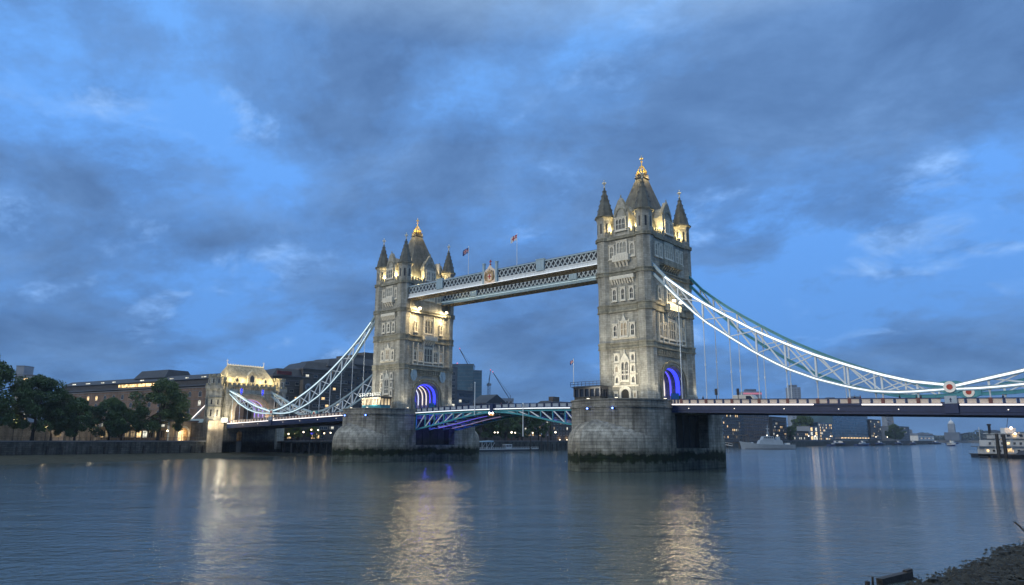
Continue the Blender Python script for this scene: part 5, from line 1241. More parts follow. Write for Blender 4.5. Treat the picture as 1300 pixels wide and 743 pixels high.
def terrace():
    t = thing('terrace_cafe', 'low terrace cafe with glowing windows under the left span', 'cafe', (-146, 28, 5.1))
    facade(t, (-147, 15), (-147, 44), 6, 5.1, 9.6, 'browns', 1, 12, 1.7, 2.1, .55, .4, False, ('roomw', 'roomw', 'roomd'), 5.8, 9)
    MB().box(-147, -143.5, 15, 44, 9.65, 9.9).build('canopy', 'dark', t)
    names = ['nearest the gatehouse', 'beside the first lit tree', 'between the two lit trees', 'right of the second lit tree', 'at the middle of the railing', 'above the timber jetty', 'near the purple sign', 'nearest the farther pier']
    for i, (x, y, h) in enumerate(((-139, 17.6, 3.0), (-140, 21.2, 2.6), (-139.5, 23.8, 2.8), (-139, 27.6, 3.4), (-138.5, 31.0, 4.4), (-138.5, 34.4, 4.3), (-138, 37.2, 3.0), (-138, 40.4, 3.2))):
        lamp(x, y, 'terrace lamp %s, under the left span' % names[i], 5.1, h, 70 if i in (0, 2, 4, 6) else 0, 'terrace lamps under the left span', 'lampw' if i % 2 else 'lamp', .3)
    o = MB().box(-146.9, -146.7, 35.5, 38.5, 7.6, 8.6).build('lit_sign', 'ledviolet', t)
    # timber jetty below it
    t = thing('jetty', 'dark timber jetty on tall piles below the terrace', 'jetty', (-129, 28, 0)); MB().box(-134, -124.5, 12.5, 44, 4.5, 5.1).build('deck', 'timber', t)
    for k in range(12):
        for x in (-125, -129.5): MB().tube([(x, 13 + k * 2.75, -1), (x, 13 + k * 2.75, 4.6)], .28, 8).build('pile', 'timber' if k % 3 else 'browns', t)
    mb = MB(); mb.box(-124.7, -124.6, 12.5, 44, 6.0, 6.1)
    for k in range(20): mb.box(-124.7, -124.6, 12.6 + k * 1.65, 12.7 + k * 1.65, 5.1, 6.1)
    mb.build('railing', 'dark', t)
terrace()

# ------------------------------------------------------------------ right background: the north bank downstream
def downstream():
    t = bld('apartment_block', 'dark brick riverside flats with white balcony edges, directly behind the grey ship', 'building', (-155, 480), 'riverside blocks downstream')
    facade(t, (-150, 440), (-150, 500), 22, 5.1, 29, 'browns', 7, 16, 1.6, 1.9, .22, 1, False, ('roomc', 'roomd', 'roomw'), 7, 28.5, True, 'glass')
    for k in range(6): MB().box(-148.8, -147.8, 446, 452, 8 + k * 3.2, 9.0 + k * 3.2).build('balcony', 'distant2', t)
    facade(t, (-151, 500.2), (-150, 560), 22, 5.1, 31, 'brick', 7, 15, 1.6, 1.9, .2, 1, False, ('roomc', 'roomd', 'roomw'), 7, 30)
    t = bld('apartment_block', 'dark block with steel balconies and lit corner windows, right of the ship mast', 'building', (-155, 585), 'riverside blocks downstream')
    facade(t, (-148, 562), (-150, 606), 22, 5.1, 28, 'browns', 6, 10, 2.2, 1.8, .25, 1, False, ('roomc', 'roomd', 'roomw'), 7, 27)
    for r in range(6): MB().box(-148, -146.2, 566, 600, 8.2 + r * 3.3, 8.5 + r * 3.3).build('balcony', 'dark', t)
    t = bld('low_house', 'low riverside building with warm lamps and a pale framed front', 'building', (-150, 660), 'riverside blocks downstream')
    facade(t, (-150, 618), (-150, 668), 18, 5.1, 15, 'browns', 2, 10, 2.2, 2.2, .45, 1, False, ('roomw', 'roomc', 'roomd'), 6, 14); T, L_ = facade(t, (-148, 668), (-148, 692), 14, 5.1, 20.5, 'distant2', 3, 3, 6, 3.4, .6, 1, False, ('roomw', 'roomc'), 6, 20)
    t = bld('glass_office', 'wide greenish glass building stepped down to the river with lit floors', 'building', (-155, 800), 'riverside blocks downstream')
    facade(t, (-150, 700), (-150, 760), 24, 5.1, 25, 'curtain', 6, 20, 2.4, 2.2, .30, .5, False, ('roomc', 'roomd', 'roomw'), 6, 24.5, True, 'curtain')
    facade(t, (-152, 760), (-152, 905), 30, 5.1, 36, 'curtain', 9, 30, 4.0, 2.4, .20, .5, False, ('roomc', 'roomd', 'roomw'), 6, 35.5, True, 'curtain')
    for k in range(10): MB().box(-146.8, -146.2, 770 + k * 12, 776 + k * 12, 8.0, 9.0).build('lit_window', 'roomw', t)
    t = bld('warehouse', 'old riverside warehouse behind the moored dark boats', 'building', (-155, 935), 'riverside blocks downstream')
    facade(t, (-150, 908), (-150, 960), 24, 5.1, 33, 'browns', 8, 9, 2.2, 2.2, .12, 1, False, ('roomc', 'roomd', 'roomw'), 7, 32); 
    t = bld('warehouse', 'narrow grey block right of the round dark tree', 'building', (-152, 1090), 'riverside blocks downstream')
    facade(t, (-150, 1040), (-150, 1120), 24, 5.1, 26, 'distant', 6, 10, 2.2, 2.2, .1, 1, False, ('roomc', 'roomd'), 7, 25)
    for (x, y, s_, l) in ((-143, 1000, 1.55, 'round dark tree beyond the glass building'), (-146, 1025, 1.2, 'smaller tree beside the round dark one'), (-150, 612, .95, 'dark tree in the gap left of the low lit house'), (-163, 690, 1.9, 'dark tree crown rising behind the pale framed front')):
        tree(1, x, y, 5.1, s_, l, x, 'trees on the downstream bank')
    for i, (y, l) in enumerate(((520, 'quay lamp behind the grey ship, left one'), (545, 'quay lamp behind the grey ship, right one'), (630, 'quay lamp beside the low lit house'), (650, 'second quay lamp beside the low lit house'), (700, 'quay lamp below the pale framed front'), (880, 'quay lamp below the glass building, right end'), (935, 'quay lamp before the old warehouse'))):
        lamp(-137, y, l, 5.1, 4.5, 0, 'quay lamps downstream', 'lampw', .5)
    t = thing('quay_awning', 'long pale awning strip along the quay below the glass building', 'awning', (-138, 770, 5.1)); MB().box(-140, -136, 700, 900, 7.6, 8.0).build('roof', 'distant2', t)
    for k in range(20): MB().box(-136.4, -136.1, 701 + k * 10.4, 701.3 + k * 10.4, 5.1, 7.6).build('post', 'dark', t)
downstream()
def far_bank():
    A = Vector((-330, 1700)); pts = [(-330, 1700), (-420, 2090), (-200, 2240), (400, 2500), (1400, 2700)]
    rs = random.Random(21)
    def along(d):
        for a, b in zip(pts, pts[1:]):
            a, b = Vector(a), Vector(b); l = (b - a).length
            if d < l: return a + (b - a) * d / l, (b - a).normalized()
            d -= l
        return Vector(pts[-1]), (b - a).normalized()
    names = ['flat grey', 'tall narrow', 'low brown', 'stepped', 'gabled', 'pale']; d = 380; i = 0
    while d < 1750:
        p, u = along(d); w = rs.uniform(38, 80); h = rs.choice((14, 17, 20, 24, 27)) * (1.0 if d > 480 else 1.2)
        n = Vector((u.y, -u.x)); n = n if n.dot(CAM.xy - p) > 0 else -n; q = p - n * 16
        t = bld('riverside_building', '%s building in the far row across the bend, %s' % (names[i % 6], ['left of the dome', 'below the dome', 'just right of the dome', 'midway to the paddle steamer', 'behind the cruise boat', 'nearer the paddle steamer', 'behind the steamer funnels', 'at the right edge', 'beyond the right edge', 'farthest right'][min(9, int((d - 380) / 140))]), 'building', (q.x, q.y), 'far row of riverside buildings')
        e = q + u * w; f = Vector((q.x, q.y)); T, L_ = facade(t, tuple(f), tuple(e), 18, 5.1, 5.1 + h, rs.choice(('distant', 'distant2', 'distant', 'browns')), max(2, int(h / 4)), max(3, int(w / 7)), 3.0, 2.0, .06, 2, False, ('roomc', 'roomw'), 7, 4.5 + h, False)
        if i % 3: mb = MB(T); mb.extr([(0, 5.1 + h), (L_, 5.1 + h), (L_ * .5, 5.1 + h + 5)], -18, 0, ident); mb.build('roof', 'mansard', t)
        d += w * rs.uniform(1.0, 1.15); i += 1
    mb = MB()
    for k in range(9000):
        d = rs.uniform(0, 2400); p, u = along(d); n = Vector((u.y, -u.x)); n = n if n.dot(CAM.xy - p) > 0 else -n
        h = 15 + 5 * math.sin(d * .031) + 4 * math.sin(d * .011 + 1) + 3 * math.sin(d * .09); c = Vector((p.x - n.x * rs.uniform(4, 16), p.y - n.y * rs.uniform(4, 16), 5.1 + max(1.5, h) * rs.uniform(0, 1.1))); s_ = rs.uniform(2.5, 6)
        a = Vector((rs.gauss(0, 1), rs.gauss(0, 1), rs.gauss(0, 1))).normalized(); b = a.orthogonal().normalized() * s_ * .5; a = a * s_ * .6; mb.face([mb.P(c - a), mb.P(c + b), mb.P(c + a), mb.P(c - b)])
    tag(mb.build('far_woodland', 'leaf2', recalc=False), kind='stuff')
    # white gabled row on the inside of the bend
    t = bld('white_row', 'row of white gabled houses at the water edge left of the cruise boat', 'building', (-170, 1270))
    T, L_ = facade(t, (-163, 1235), (-158, 1330), 14, 5.1, 13.5, 'boatwhite', 1, 8, 3, 2.4, .25, 2, False, ('roomw', 'roomc'), 7, 12)
    for k in range(8): mb = MB(T); u0 = 1 + k * 11.7; mb.extr([(u0, 13.5), (u0 + 10, 13.5), (u0 + 5, 17.5)], -14, .2, ident); mb.build('gable_roof', 'distant', t)
    t = bld('church', 'square tower with small pale dome rising above the far row of buildings', 'church', (-278, 2180)); x, y = -276, 2175
    MB().box(x - 8, x + 8, y - 7, y + 7, 5.1, 50).build('tower', 'distant2', t); MB().lathe([(7, 0), (7.2, 2), (6, 5), (3.5, 8), (1, 9.5), (.6, 12), (.2, 17)], 14, (x, y, 50)).build('dome', 'boatwhite', t); MB().box(x - 18, x + 18, y - 9, y + 9, 5.1, 27).build('nave', 'distant', t)
    for (xx, yy, w, h, l, nm, red) in ((-478, 1319, 38, 103, 'broad hazy tower with a red lit top above the right span', 'distant_tower', True), (-410, 1375, 22, 112, 'slim hazy tower standing over the middle of the right span', 'distant_tower', False), (-395, 1560, 30, 94, 'low hazy tower with a red lit top, right of the slim one', 'distant_tower', True), (-352, 1590, 40, 96, 'hazy double tower above the right span, left of the link', 'distant_tower', False), (-290, 1600, 14, 66, 'thin dark tower beside the round tree, seen under the right span', 'distant_tower', False)):
        t = bld(nm, l, 'tower block', (xx, yy)); dx, dy = .76 * w / 2, .65 * w / 2
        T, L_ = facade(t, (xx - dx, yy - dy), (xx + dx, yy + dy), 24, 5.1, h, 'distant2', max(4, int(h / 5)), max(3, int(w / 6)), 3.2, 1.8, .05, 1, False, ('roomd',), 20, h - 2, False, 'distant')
        mb = MB(T); mb.box(L_ * .2, L_ * .75, -18, -4, h, h + 5); mb.build('plant_room', 'distant', t)
        if red: MB(T).box(0, L_, .2, .8, h - 6, h - 2.5).build('red_lit_band', M['reddim'], t); 
    crane(-230, 1330, 5, 40, -240, 1322, 66, 'dark dockside crane above the white gabled row')
M['reddim'] = glow('red_band', (.9, .25, .3), .16)
far_bank()

# ------------------------------------------------------------------ boats
def hull(L_, B, H, x0=0.0, bow=.35, sheer=.6, flare=.8, n=14, stern=.75):
    mb = MB(); rows = []
    for i in range(n + 1):
        s = i / n; w = B / 2 * (stern + (1 - stern) * min(1, s / .25)) * (1 if s < 1 - bow else max(.02, 1 - ((s - 1 + bow) / bow) ** 2.0)); z1 = H + sheer * max(0, (s - .45) / .55) ** 2
        x = L_ * s; xt = x + (.10 * L_ * ((s - .8) / .2) if s > .8 else 0) * .4
        rows.append([mb.P((xt, -w, z1)), mb.P((x, -w * flare, 0)), mb.P((x, -w * .6, -.8)), mb.P((x, w * .6, -.8)), mb.P((x, w * flare, 0)), mb.P((xt, w, z1))])
    for a, b in zip(rows, rows[1:]):
        for k in range(6): j = (k + 1) % 6; mb.face([a[k], a[j], b[j], b[k]])
    mb.face(rows[0][::-1]); mb.face(rows[-1]); return mb
def boat(name, label, cat, x, y, ang, group=None):
    t = thing(name, label, cat, (x, y, 0), group); t.rotation_euler = (0, 0, R(ang)); return t
def P_(t, mb, name, mm, par=None):
    return link(bpy.data.objects.new(name, mb.mesh(name, mm)), par or t)
def warship():
    t = boat('naval_ship', 'grey naval patrol ship moored by the dark flats, bow to the left', 'ship', -57, 364, 220.5)
    h = hull(36, 7.6, 3.0, bow=.4, sheer=2.2); P_(t, h, 'hull', 'shipgrey'); P_(t, MB().box(-.1, 34, -3.75, 3.75, -.3, .25), 'boot_top', 'hullblack')
    P_(t, MB().hexa([(8, -3.2, 3), (25, -3.2, 3), (25, 3.2, 3), (8, 3.2, 3), (9, -2.8, 6), (23.5, -2.8, 6), (23.5, 2.8, 6), (9, 2.8, 6)]), 'superstructure', 'shipgrey')
    b = P_(t, MB().hexa([(14, -2.9, 6), (22.5, -2.9, 6), (22.5, 2.9, 6), (14, 2.9, 6), (14.5, -2.5, 8.5), (21.3, -2.5, 8.5), (21.3, 2.5, 8.5), (14.5, 2.5, 8.5)]), 'bridge_house', 'shipgrey')
    for k in range(5): P_(t, MB().box(15 + k * 1.3, 15.8 + k * 1.3, 2.5, 2.85, 7.2, 8.0), 'bridge_window', 'glass', b)
    mb = MB(); mb.tube([(17.5, 0, 8.5), (17.5, 0, 17)], [.4, .12], 6)
    for z in (11, 13, 15): mb.box(17.4, 17.6, -1.4 + (z - 11) * .2, 1.4 - (z - 11) * .2, z, z + .15)
    mb.tube([(16.4, 0, 8.5), (17.4, 0, 13)], .15, 5); mb.tube([(18.6, 0, 8.5), (17.6, 0, 13)], .15, 5); P_(t, mb, 'mast', 'shipgrey'); P_(t, MB().box(16.4, 18.6, -.15, .15, 13.4, 13.8), 'radar', 'boatwhite')
    P_(t, MB().hexa([(9.5, -1.2, 6), (12.5, -1.2, 6), (12.5, 1.2, 6), (9.5, 1.2, 6), (9.8, -.9, 8.4), (12, -.9, 8.4), (12, .9, 8.4), (9.8, .9, 8.4)]), 'funnel', 'shipgrey')
    mb = MB(); mb.lathe([(.9, 0), (.9, .7), (.6, 1.1)], 10, (28.5, 0, 3.4)); mb.tube([(28.8, 0, 4.1), (31.6, 0, 4.6)], .12, 6); P_(t, mb, 'deck_gun', 'shipgrey')
    mb = MB()
    for k in range(22): mb.tube([(k * 1.7 + .3, 3.0 if k < 16 else 3.0 - (k - 15) * .45, 3.0 + max(0, k - 9) * .09), (k * 1.7 + .3, 3.0 if k < 16 else 3.0 - (k - 15) * .45, 4.0 + max(0, k - 9) * .09)], .04, 4)
    P_(t, mb, 'guard_rail', 'boatwhite')
    P_(t, MB().lathe([(.05, 0), (.2, .1), (.2, .3), (.05, .4)], 8, (22, 2.6, 5.4)), 'deck_lamp', 'lampw'); P_(t, MB().box(3, 6.2, -1, 1, 3, 4.1), 'workboat', 'boatwhite')
warship()
def tug(x, y, a, label, hm, L_=20, tall=True):
    t = boat('tug', label, 'tug', x, y, a, 'working boats moored downstream'); P_(t, hull(L_, 6, 1.7, bow=.4, sheer=1.2), 'hull', hm)
    P_(t, MB().box(L_ * .35, L_ * .7, -1.8, 1.8, 1.6, 3.2), 'deckhouse', 'hullblue' if hm == 'hullblack' else 'shipgrey'); w = P_(t, MB().hexa([(L_ * .48, -1.6, 3.2), (L_ * .68, -1.6, 3.2), (L_ * .68, 1.6, 3.2), (L_ * .48, 1.6, 3.2), (L_ * .5, -1.4, 5.2), (L_ * .66, -1.4, 5.2), (L_ * .66, 1.4, 5.2), (L_ * .5, 1.4, 5.2)]), 'wheelhouse', 'boatwhite')
    P_(t, MB().box(L_ * .5, L_ * .67, -1.62, -1.5, 4.0, 4.8), 'wheelhouse_window', 'glass', w); P_(t, MB().box(L_ * .5, L_ * .67, 1.5, 1.62, 4.0, 4.8), 'wheelhouse_window', 'glass', w)
    P_(t, MB().tube([(L_ * .55, 0, 5.2), (L_ * .55, 0, 9.5 if tall else 7.6)], .1, 6), 'mast', 'dark'); P_(t, MB().lathe([(.6, 0), (.55, 1.6), (.65, 1.8)], 10, (L_ * .4, 0, 3.2)), 'funnel', hm); P_(t, MB().lathe([(.05, 0), (.22, .1), (.05, .3)], 8, (L_ * .6, 1.7, 3.9)), 'lamp', 'lampw')
for i, (x, y, a, l, hm, L_) in enumerate((
    (-122, 642, 72, 'tug with white wheelhouse, first of the moored workboats right of the ship', 'hullblue', 22), (-110, 668, 250, 'second moored tug, bow towards the ship', 'hullblack', 20), (-112, 700, 68, 'third moored workboat with blue hull', 'hullblue', 22),
    (-104, 735, 65, 'fourth moored workboat with tall mast, right end of the first group', 'hullblack', 20), (-118, 880, 75, 'dark barge tug below the round tree, left one', 'hullblack', 24), (-112, 935, 80, 'dark barge tug below the round tree, right one', 'hullblack', 24),
    (-130, 1150, 70, 'long dark workboat below the white gabled row, left one', 'hullblack', 30), (-122, 1230, 70, 'long dark workboat below the white gabled row, right one', 'hullblue', 34))):
    tug(x, y, a, l, hm, L_, i % 2 == 0)
def cruise():
    t = boat('cruise_boat', 'white river cruise boat alone in open water before the far bank', 'boat', -42, 800, -55); P_(t, hull(15, 5, 1.1, bow=.35, sheer=.5), 'hull', 'hullblue'); c = P_(t, MB().box(1.5, 12, -2.2, 2.2, 1.1, 3.2), 'cabin', 'boatwhite')
    for k in range(7): P_(t, MB().box(2 + k * 1.4, 2.9 + k * 1.4, -2.28, -2.2, 1.9, 2.8), 'window', 'glass', c)
    P_(t, MB().box(3, 9, -2, 2, 3.2, 3.4), 'upper_deck', 'boatwhite'); P_(t, MB().box(7, 10, -1.3, 1.3, 3.4, 5.2), 'wheelhouse', 'boatwhite'); P_(t, MB().tube([(8, 0, 5.2), (8, 0, 7)], .08, 5), 'mast', 'dark'); P_(t, MB().lathe([(.05, 0), (.25, .1), (.05, .3)], 8, (8, -1.6, 5.3)), 'lamp', 'lampw')
cruise()
def steamer():
    t = boat('paddle_steamer', 'white three deck paddle steamer moored at the right edge with glowing lamps', 'ship', 76.3, 187, 30)
    P_(t, hull(46, 9, 1.3, bow=.25, sheer=.8, stern=.85), 'hull', 'hullblack')
    for k, (z, x0, x1, h) in enumerate(((1.3, 1, 40, 2.5), (4.1, 2, 37, 2.4), (7.0, 6.5, 30, 1.9))):
        d = P_(t, MB().box(x0 - 1.2, x1 + 1.2, -4.6 + k * .3, 4.6 - k * .3, z - .12, z + .08), 'deck', 'concrete'); c = P_(t, MB().box(x0 + (1.6 if k < 2 else 0), x1, -3.3, 3.3, z, z + h), 'cabin', 'boatwhite')
        n = int((x1 - x0) / 2.2)
        for j in range(n):
            x = x0 + 2.2 + j * 2.15
            if x + 1 < x1: P_(t, MB().box(x, x + (1.25 if k == 2 else .85), -3.38, -3.3, z + .7, z + 1.6), 'window', 'glass' if (j + k) % 4 else 'roomw', c)
        mb = MB()
        for j in range(int((x1 - x0) / 1.2) + 3): x = x0 - 1 + j * 1.2; mb.box(x - .04, x + .04, -4.5 + k * .3, -4.42 + k * .3, z, z + 1.0)
        for zz in (.5, 1.0): mb.box(x0 - 1.1, x1 + 1, -4.5 + k * .3, -4.42 + k * .3, z + zz, z + zz + .06); mb.box(x0 - 1.15, x0 - 1.07, -4.5 + k * .3, 4.5 - k * .3, z + zz, z + zz + .06)
        P_(t, mb, 'railing', 'boatwhite')
        mb = MB()
        for j in range(8): x = x0 - .9 + j * (x1 - x0 + 1.6) / 7; mb.box(x - .08, x + .08, -4.4 + k * .3, -4.24 + k * .3, z, z + h + .3)
        P_(t, mb, 'deck_post', 'boatwhite')
    P_(t, MB().box(5.5, 31, -3.8, 3.8, 8.95, 9.15), 'roof', 'boatwhite')
    for x in (5.6, 20.5):
        P_(t, MB().lathe([(.5, 0), (.5, 3.0), (.75, 3.1), (.75, 3.6), (.5, 3.7)], 12, (x, -2, 9.0)), 'funnel', 'hullblack')
    P_(t, MB().box(11, 15, -1.8, 1.8, 9.15, 11.2), 'pilot_house', 'boatwhite'); P_(t, MB().tube([(12.6, 0, 11.2), (13.4, 0, 15)], .1, 5), 'mast', 'dark')
    w = P_(t, MB().lathe([(.15, 0), (.42, .25), (.42, .7), (.15, .95)], 10, (12.4, -4.0, 10.6)), 'lamp', 'steamlamp'); P_(t, MB().lathe([(.15, 0), (.34, .2), (.34, .5), (.15, .7)], 10, (13.4, -4.3, 8.6)), 'lamp', 'steamlamp')
    P_(t, MB().box(10.5, 12.2, -3.42, -3.3, 2.0, 3.4), 'lit_doorway', 'roomw'); P_(t, MB().tube([(1.5, -3, 7), (1.5, -3, 11.4)], .1, 5), 'stern_staff', 'boatwhite')
M['steamlamp'] = glow('steamer_lamp', (1, .62, .32), 9)
steamer()
def dolphins():
    for i, (x, y, h, l) in enumerate(((86.5, 171, 8.6, 'left tall dark mooring pile in front of the paddle steamer'), (88.5, 172, 8.4, 'right tall dark mooring pile in front of the paddle steamer'), (99.5, 206, 10.5, 'mooring pile at the right edge behind the barge'))):
        t = thing('mooring_pile', l, 'mooring pile', (x, y, 0), 'mooring piles by the paddle steamer'); MB().tube([(x, y, -2), (x, y, h)], [.62, .58], 10).build('pile', 'timber', t); MB().lathe([(.66, 0), (.7, .25), (.1, .5)], 10, (x, y, h)).build('cap', 'concrete2', t)
    t = boat('barge', 'low black barge lying right of the tall mooring piles', 'barge', 89.6, 170.2, 28); P_(t, hull(22, 6, 1.4, bow=.2, sheer=.4), 'hull', 'hullblack'); P_(t, MB().hexa([(3, -2.6, 1.4), (17, -2.6, 1.4), (17, 2.6, 1.4), (3, 2.6, 1.4), (4, -.5, 2.9), (16, -.5, 2.9), (16, .5, 2.9), (4, .5, 2.9)]), 'hold_cover', 'coat'); P_(t, MB().tube([(6, -2, 1.4), (9, -1.5, 3.4)], .08, 5), 'boat_hook', 'distant2')
    t = boat('float', 'small black mooring float below the stern of the paddle steamer', 'pontoon', 79.8, 173.4, 20); P_(t, MB().box(0, 3.0, -.7, .7, -.2, .55), 'body', 'hullblack'); P_(t, MB().box(.2, 2.8, -.6, .6, .56, .66), 'top', 'concrete')
    t = boat('landing_stage', 'low mooring pontoon between the piles and the steamer hull', 'pontoon', 83.5, 176.2, 28); P_(t, MB().box(0, 26, -1.2, 1.2, -.3, .9), 'body', 'hullblack'); P_(t, MB().box(6, 12, -1, 1, .9, 1.3), 'walkway', 'concrete')
dolphins()
def pontoon():
    t = thing('river_pontoon', 'low floating pontoon with white railings seen under the opening span', 'pontoon', (-127, 145, 0)); MB().box(-129.5, -124.5, 120, 167, -.4, .9).build('float_body', 'hullblack', t)
    mb = MB()
    for k in range(34): y = 120.4 + k * 1.4; mb.box(-124.7, -124.55, y - .08, y + .08, .9, 2.1)
    mb.box(-124.7, -124.55, 120, 167, 2.0, 2.12); mb.box(-124.7, -124.55, 120, 167, 1.4, 1.5); mb.box(-124.8, -124.6, 120, 167, .9, 1.25); mb.build('railing', 'boatwhite', t)
    s = thing('pontoon_shelter', 'pale open shelter with sloping roof on the left end of the pontoon', 'shelter', (-127, 126, .9)); mb = MB()
    for y in (122.5, 126, 129.5):
        for x in (-128.6, -125.4): mb.tube([(x, y, .9), (x, y, 4.6)], .14, 6)
        mb.beam((-125.4, y, 1.6), (-125.4, y + 2.6, 4.4), .15, .15)
    mb.build('frame', 'boatwhite', s); MB().hexa([(-129.2, 121.5, 4.6), (-124.8, 121.5, 4.6), (-124.8, 130.5, 4.6), (-129.2, 130.5, 4.6), (-129.2, 121.5, 5.0), (-124.8, 121.5, 5.0), (-124.8, 130.5, 5.4), (-129.2, 130.5, 5.4)]).build('roof', 'tealpale', s)
    b = boat('motor_launch', 'small white cabin launch behind the pontoon railing', 'boat', -131, 138, 84); P_(b, hull(15, 3.6, 1.1, bow=.4, sheer=.5), 'hull', 'hullblue'); c = P_(b, MB().box(7, 11.4, -1.4, 1.4, 1.0, 3.5), 'cabin', 'boatwhite')
    for k in range(3): P_(b, MB().box(7.4 + k * 1.3, 8.3 + k * 1.3, -1.48, -1.4, 2.2, 3.1), 'window', 'glass', c)
    P_(b, MB().box(1.5, 6.8, -1.3, 1.3, 2.9, 3.1), 'canopy', 'coat')
    for x, y, h, l in ((-124, 159.5, 7.8, 'thick dark pile standing through the right part of the pontoon'), (-124, 168.8, 8.6, 'pale topped pile at the right end of the pontoon'), (-122, 172, 8.0, 'slim dark pile right of the pontoon')):
        t = thing('pontoon_pile', l, 'mooring pile', (x, y, 0), 'piles beside the river pontoon'); MB().tube([(x, y, -1), (x, y, h)], .35, 8).build('pile', 'timber', t); MB().lathe([(.4, 0), (.4, .4), (.1, .7)], 8, (x, y, h)).build('cap', 'distant2', t)
pontoon()
def fisher_jetty():
    t = thing('landing_jetty', 'dark covered jetty and gangway left of the grey ship', 'jetty', (-118, 395, 0)); mb = MB(); mb.box(-134, -98, 392, 398, 3.6, 4.2)
    for k in range(8): mb.box(-133 + k * 4.8, -132.2 + k * 4.8, 392.2, 393, -1, 3.6)
    mb.build('deck', 'timber', t); MB().box(-112, -100, 390.5, 399, 9.0, 9.6).build('canopy', 'dark', t)
    for k in range(4): MB().box(-111.5 + k * 3.6, -111 + k * 3.6, 391, 391.6, 4.2, 9.0).build('post', 'dark', t)
    MB().beam((-134, 386, 5.2), (-112, 388, 1.5), 1.6, .3).build('gangway', 'boatwhite', t)
    for k in range(9): p = k / 8; MB().beam((-134 + 22 * p, 385.2 + 2 * p, 5.3 - 3.7 * p), (-134 + 22 * p, 385.2 + 2 * p, 6.9 - 3.7 * p), .12, .12).build('gangway_post', 'boatwhite', t)
    MB().beam((-134, 385.2, 6.9), (-112, 387.2, 3.2), .14, .16).build('gangway_rail', 'boatwhite', t)
fisher_jetty()

# ------------------------------------------------------------------ people and traffic on the bridge
def person_mesh(seed):
    rs = random.Random(seed); st = rs.uniform(.05, .22)
    J = [((0, 0, .96), .155), ((0, 0, 1.15), .145), ((0, 0, 1.40), .17), ((0, 0, 1.50), .07), ((0, 0.01, 1.56), .065), ((0, 0.02, 1.66), .105), ((0, 0.01, 1.74), .085),
         ((.10, 0, .90), .10), ((.11, st, .50), .07), ((.11, st * .6, .09), .05), ((.12, st * .6 + .13, .05), .045), ((-.10, 0, .90), .10), ((-.11, -st, .50), .07), ((-.11, -st * 1.5, .09), .05), ((-.12, -st * 1.5 + .13, .05), .045),
         ((.21, 0, 1.40), .06), ((.27, -st * .4, 1.13), .048), ((.27, st * .6, .88), .038), ((.27, st * .6 + .03, .79), .035), ((-.21, 0, 1.40), .06), ((-.27, st * .4, 1.13), .048), ((-.27, -st * .6 + .1, .88), .038), ((-.27, -st * .6 + .13, .79), .035)]
    E = [(0, 1), (1, 2), (2, 3), (3, 4), (4, 5), (5, 6), (0, 7), (7, 8), (8, 9), (9, 10), (0, 11), (11, 12), (12, 13), (13, 14), (2, 15), (15, 16), (16, 17), (17, 18), (2, 19), (19, 20), (20, 21), (21, 22)]
    me = bpy.data.meshes.new('person_cage'); me.from_pydata([j[0] for j in J], E, []); o = bpy.data.objects.new('person_cage', me); COL.objects.link(o)
    o.modifiers.new('skin', 'SKIN'); sv = me.skin_vertices[0].data
    for i, j in enumerate(J): sv[i].radius = (j[1], j[1])
    sv[0].use_root = True; o.modifiers.new('sub', 'SUBSURF').levels = 1; o.modifiers['sub'].render_levels = 1
    dg = bpy.context.evaluated_depsgraph_get(); ev = o.evaluated_get(dg); m = bpy.data.meshes.new_from_object(ev, depsgraph=dg); bpy.data.objects.remove(o)
    m.materials.clear()
    for q in ('skin', 'coat' if seed % 3 else 'coat2', 'navy', 'dark'): m.materials.append(M[q])
    for p in m.polygons:
        c = p.center; p.material_index = (3 if c.z > 1.68 or (c.z > 1.58 and c.y < -.02) else 0) if c.z > 1.51 else (0 if abs(c.x) > .22 and c.z < .86 else (1 if c.z > .82 else (3 if c.z < .1 else 2))); p.use_smooth = True
    return m
PEO = [person_mesh(k) for k in (1, 2, 3)]
def people():
    places = [(-27.5, -7.3, 13.5), (-26.6, -7.1, 13.5), (-24.2, -7.2, 13.6), (-21.0, -7.2, 13.7), (-16.5, -7.3, 13.8), (-12, -7.2, 13.9), (-10.6, -7.0, 13.9), (-5.2, -7.2, 14.0), (1.5, -7.3, 14.0), (4.2, -7.2, 14.0), (18.0, -7.1, 13.9), (27.0, -7.2, 13.6),
              (58.5, -7.9, 13.6), (88.5, -7.9, 12.8), (89.4, -7.7, 12.8), (96.0, -8.0, 12.6), (98.6, -7.9, 12.5), (99.3, -7.8, 12.5), (111.3, -7.9, 12.2), (-70, -7.9, 13.2), (-83, -7.9, 12.9), (-92, -7.9, 12.6)]
    where = ['on the opening span close to the lit archway', 'second from the lit archway on the opening span', 'third from the lit archway on the opening span', 'fourth from the lit archway on the opening span', 'alone left of the white post', 'just left of the white post, leading', 'just left of the white post, following', 'just right of the white post', 'right of the middle signal box', 'second right of the middle signal box', 'on the right half of the opening span', 'at the control cabin of the nearer pier',
             'between the nearer tower and the traffic lights', 'left one of the pair under the chain sag', 'right one of the pair under the chain sag', 'left of the chain link', 'left one of the pair beside the chain link', 'right one of the pair beside the chain link', 'right of the chain link', 'on the left span near the farther pier', 'midway along the left span', 'on the left span near its chain link']
    for i, ((x, y, z), w) in enumerate(zip(places, where)):
        o = inst(PEO[i % 3], 'person', None, (x, y, z), R(90 if i % 2 else -90) + rnd.uniform(-.3, .3), rnd.uniform(.95, 1.06)); tag(o, 'person in dark clothes walking, ' + w, 'person', 'people walking on the bridge')
people()
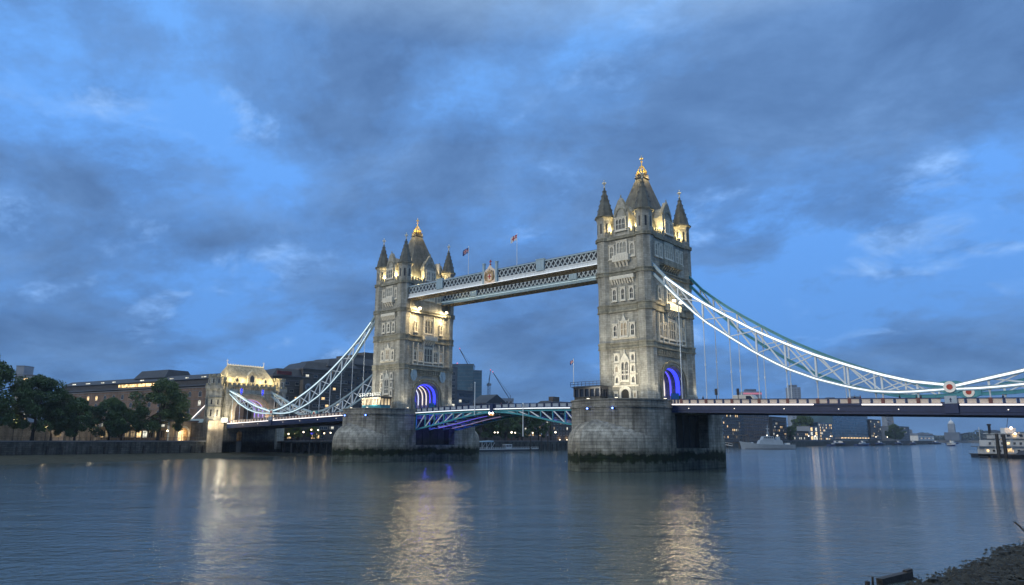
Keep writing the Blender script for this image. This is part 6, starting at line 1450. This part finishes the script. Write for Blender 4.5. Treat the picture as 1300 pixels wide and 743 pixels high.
def traffic():
    for x, y, l in ((61.5, -7.9, 'left traffic light standing above the right span parapet'), (66.0, -7.4, 'right traffic light standing beside the white van')):
        z = ztop(x) - 1.15; t = thing('traffic_light', l, 'traffic light', (x, y, z), 'traffic lights on the right span'); MB().tube([(x, y, z), (x, y, z + 3.2)], .07, 8).build('pole', 'dark', t)
        h = MB().box(x - .2, x + .2, y - .2, y + .2, z + 2.0, z + 3.3).build('head', 'dark', t)
        for k in range(3): MB().box(x - .45, x - .2, y - .17, y + .17, z + 2.2 + k * .38, z + 2.26 + k * .38).build('hood', 'dark', h)
    x, y = 63.6, 2.6; z = ztop(64) - 1.12; t = thing('parked_van', 'white van crossing the right span behind the traffic lights', 'van', (x, y, z))
    mb = MB(); mb.extr([(-2.9, .45), (2.9, .45), (2.95, 1.25), (2.3, 1.45), (1.55, 2.35), (1.3, 2.45), (-2.85, 2.45), (-2.95, 1.2)], y - 1.0, y + 1.0, lambda u, d, q: (x + u, d, z + q)); mb.build('body', 'boatwhite', t)
    for s in (-1, 1):
        yy = y + s * 1.0; MB().extr([(.2, 1.5), (1.7, 1.5), (1.2, 2.2), (.2, 2.2)], min(yy, yy + s * .03), max(yy, yy + s * .03), lambda u, d, q: (x + u, d, z + q)).build('side_window', 'glass', t)
        for u in (-1.9, 1.9):
            w = MB().extr([(x + u + .36 * math.cos(k * .524), z + .36 + .36 * math.sin(k * .524)) for k in range(12)], min(yy, yy - s * .25), max(yy, yy - s * .25), lambda a, d, q: (a, d, q)).build('wheel', 'dark', t)
            MB().extr([(x + u + .2 * math.cos(k * .785), z + .36 + .2 * math.sin(k * .785)) for k in range(8)], min(yy, yy + s * .03), max(yy, yy + s * .03), lambda a, d, q: (a, d, q)).build('hub', 'distant2', w)
    MB().box(x + 2.93, x + 2.99, y - .8, y - .5, z + .9, z + 1.1).build('headlight', 'lampw', t); MB().box(x + 2.93, x + 2.99, y + .5, y + .8, z + .9, z + 1.1).build('headlight', 'lampw', t)
traffic()

# ------------------------------------------------------------------ evening air
def haze():
    mb = MB(); mb.box(-3100, 3400, -700, 4200, -3.2, 125); m, n, L, b = new_mat('evening_haze'); n.remove(b)
    v = n.new('ShaderNodeVolumePrincipled'); v.inputs['Color'].default_value = (0.62, 0.78, 1.0, 1); v.inputs['Density'].default_value = 0.00009; v.inputs['Anisotropy'].default_value = 0.0
    L.new(v.outputs[0], n['Material Output'].inputs['Volume'])
    o = mb.build('haze', m); tag(o, kind='stuff')
haze()
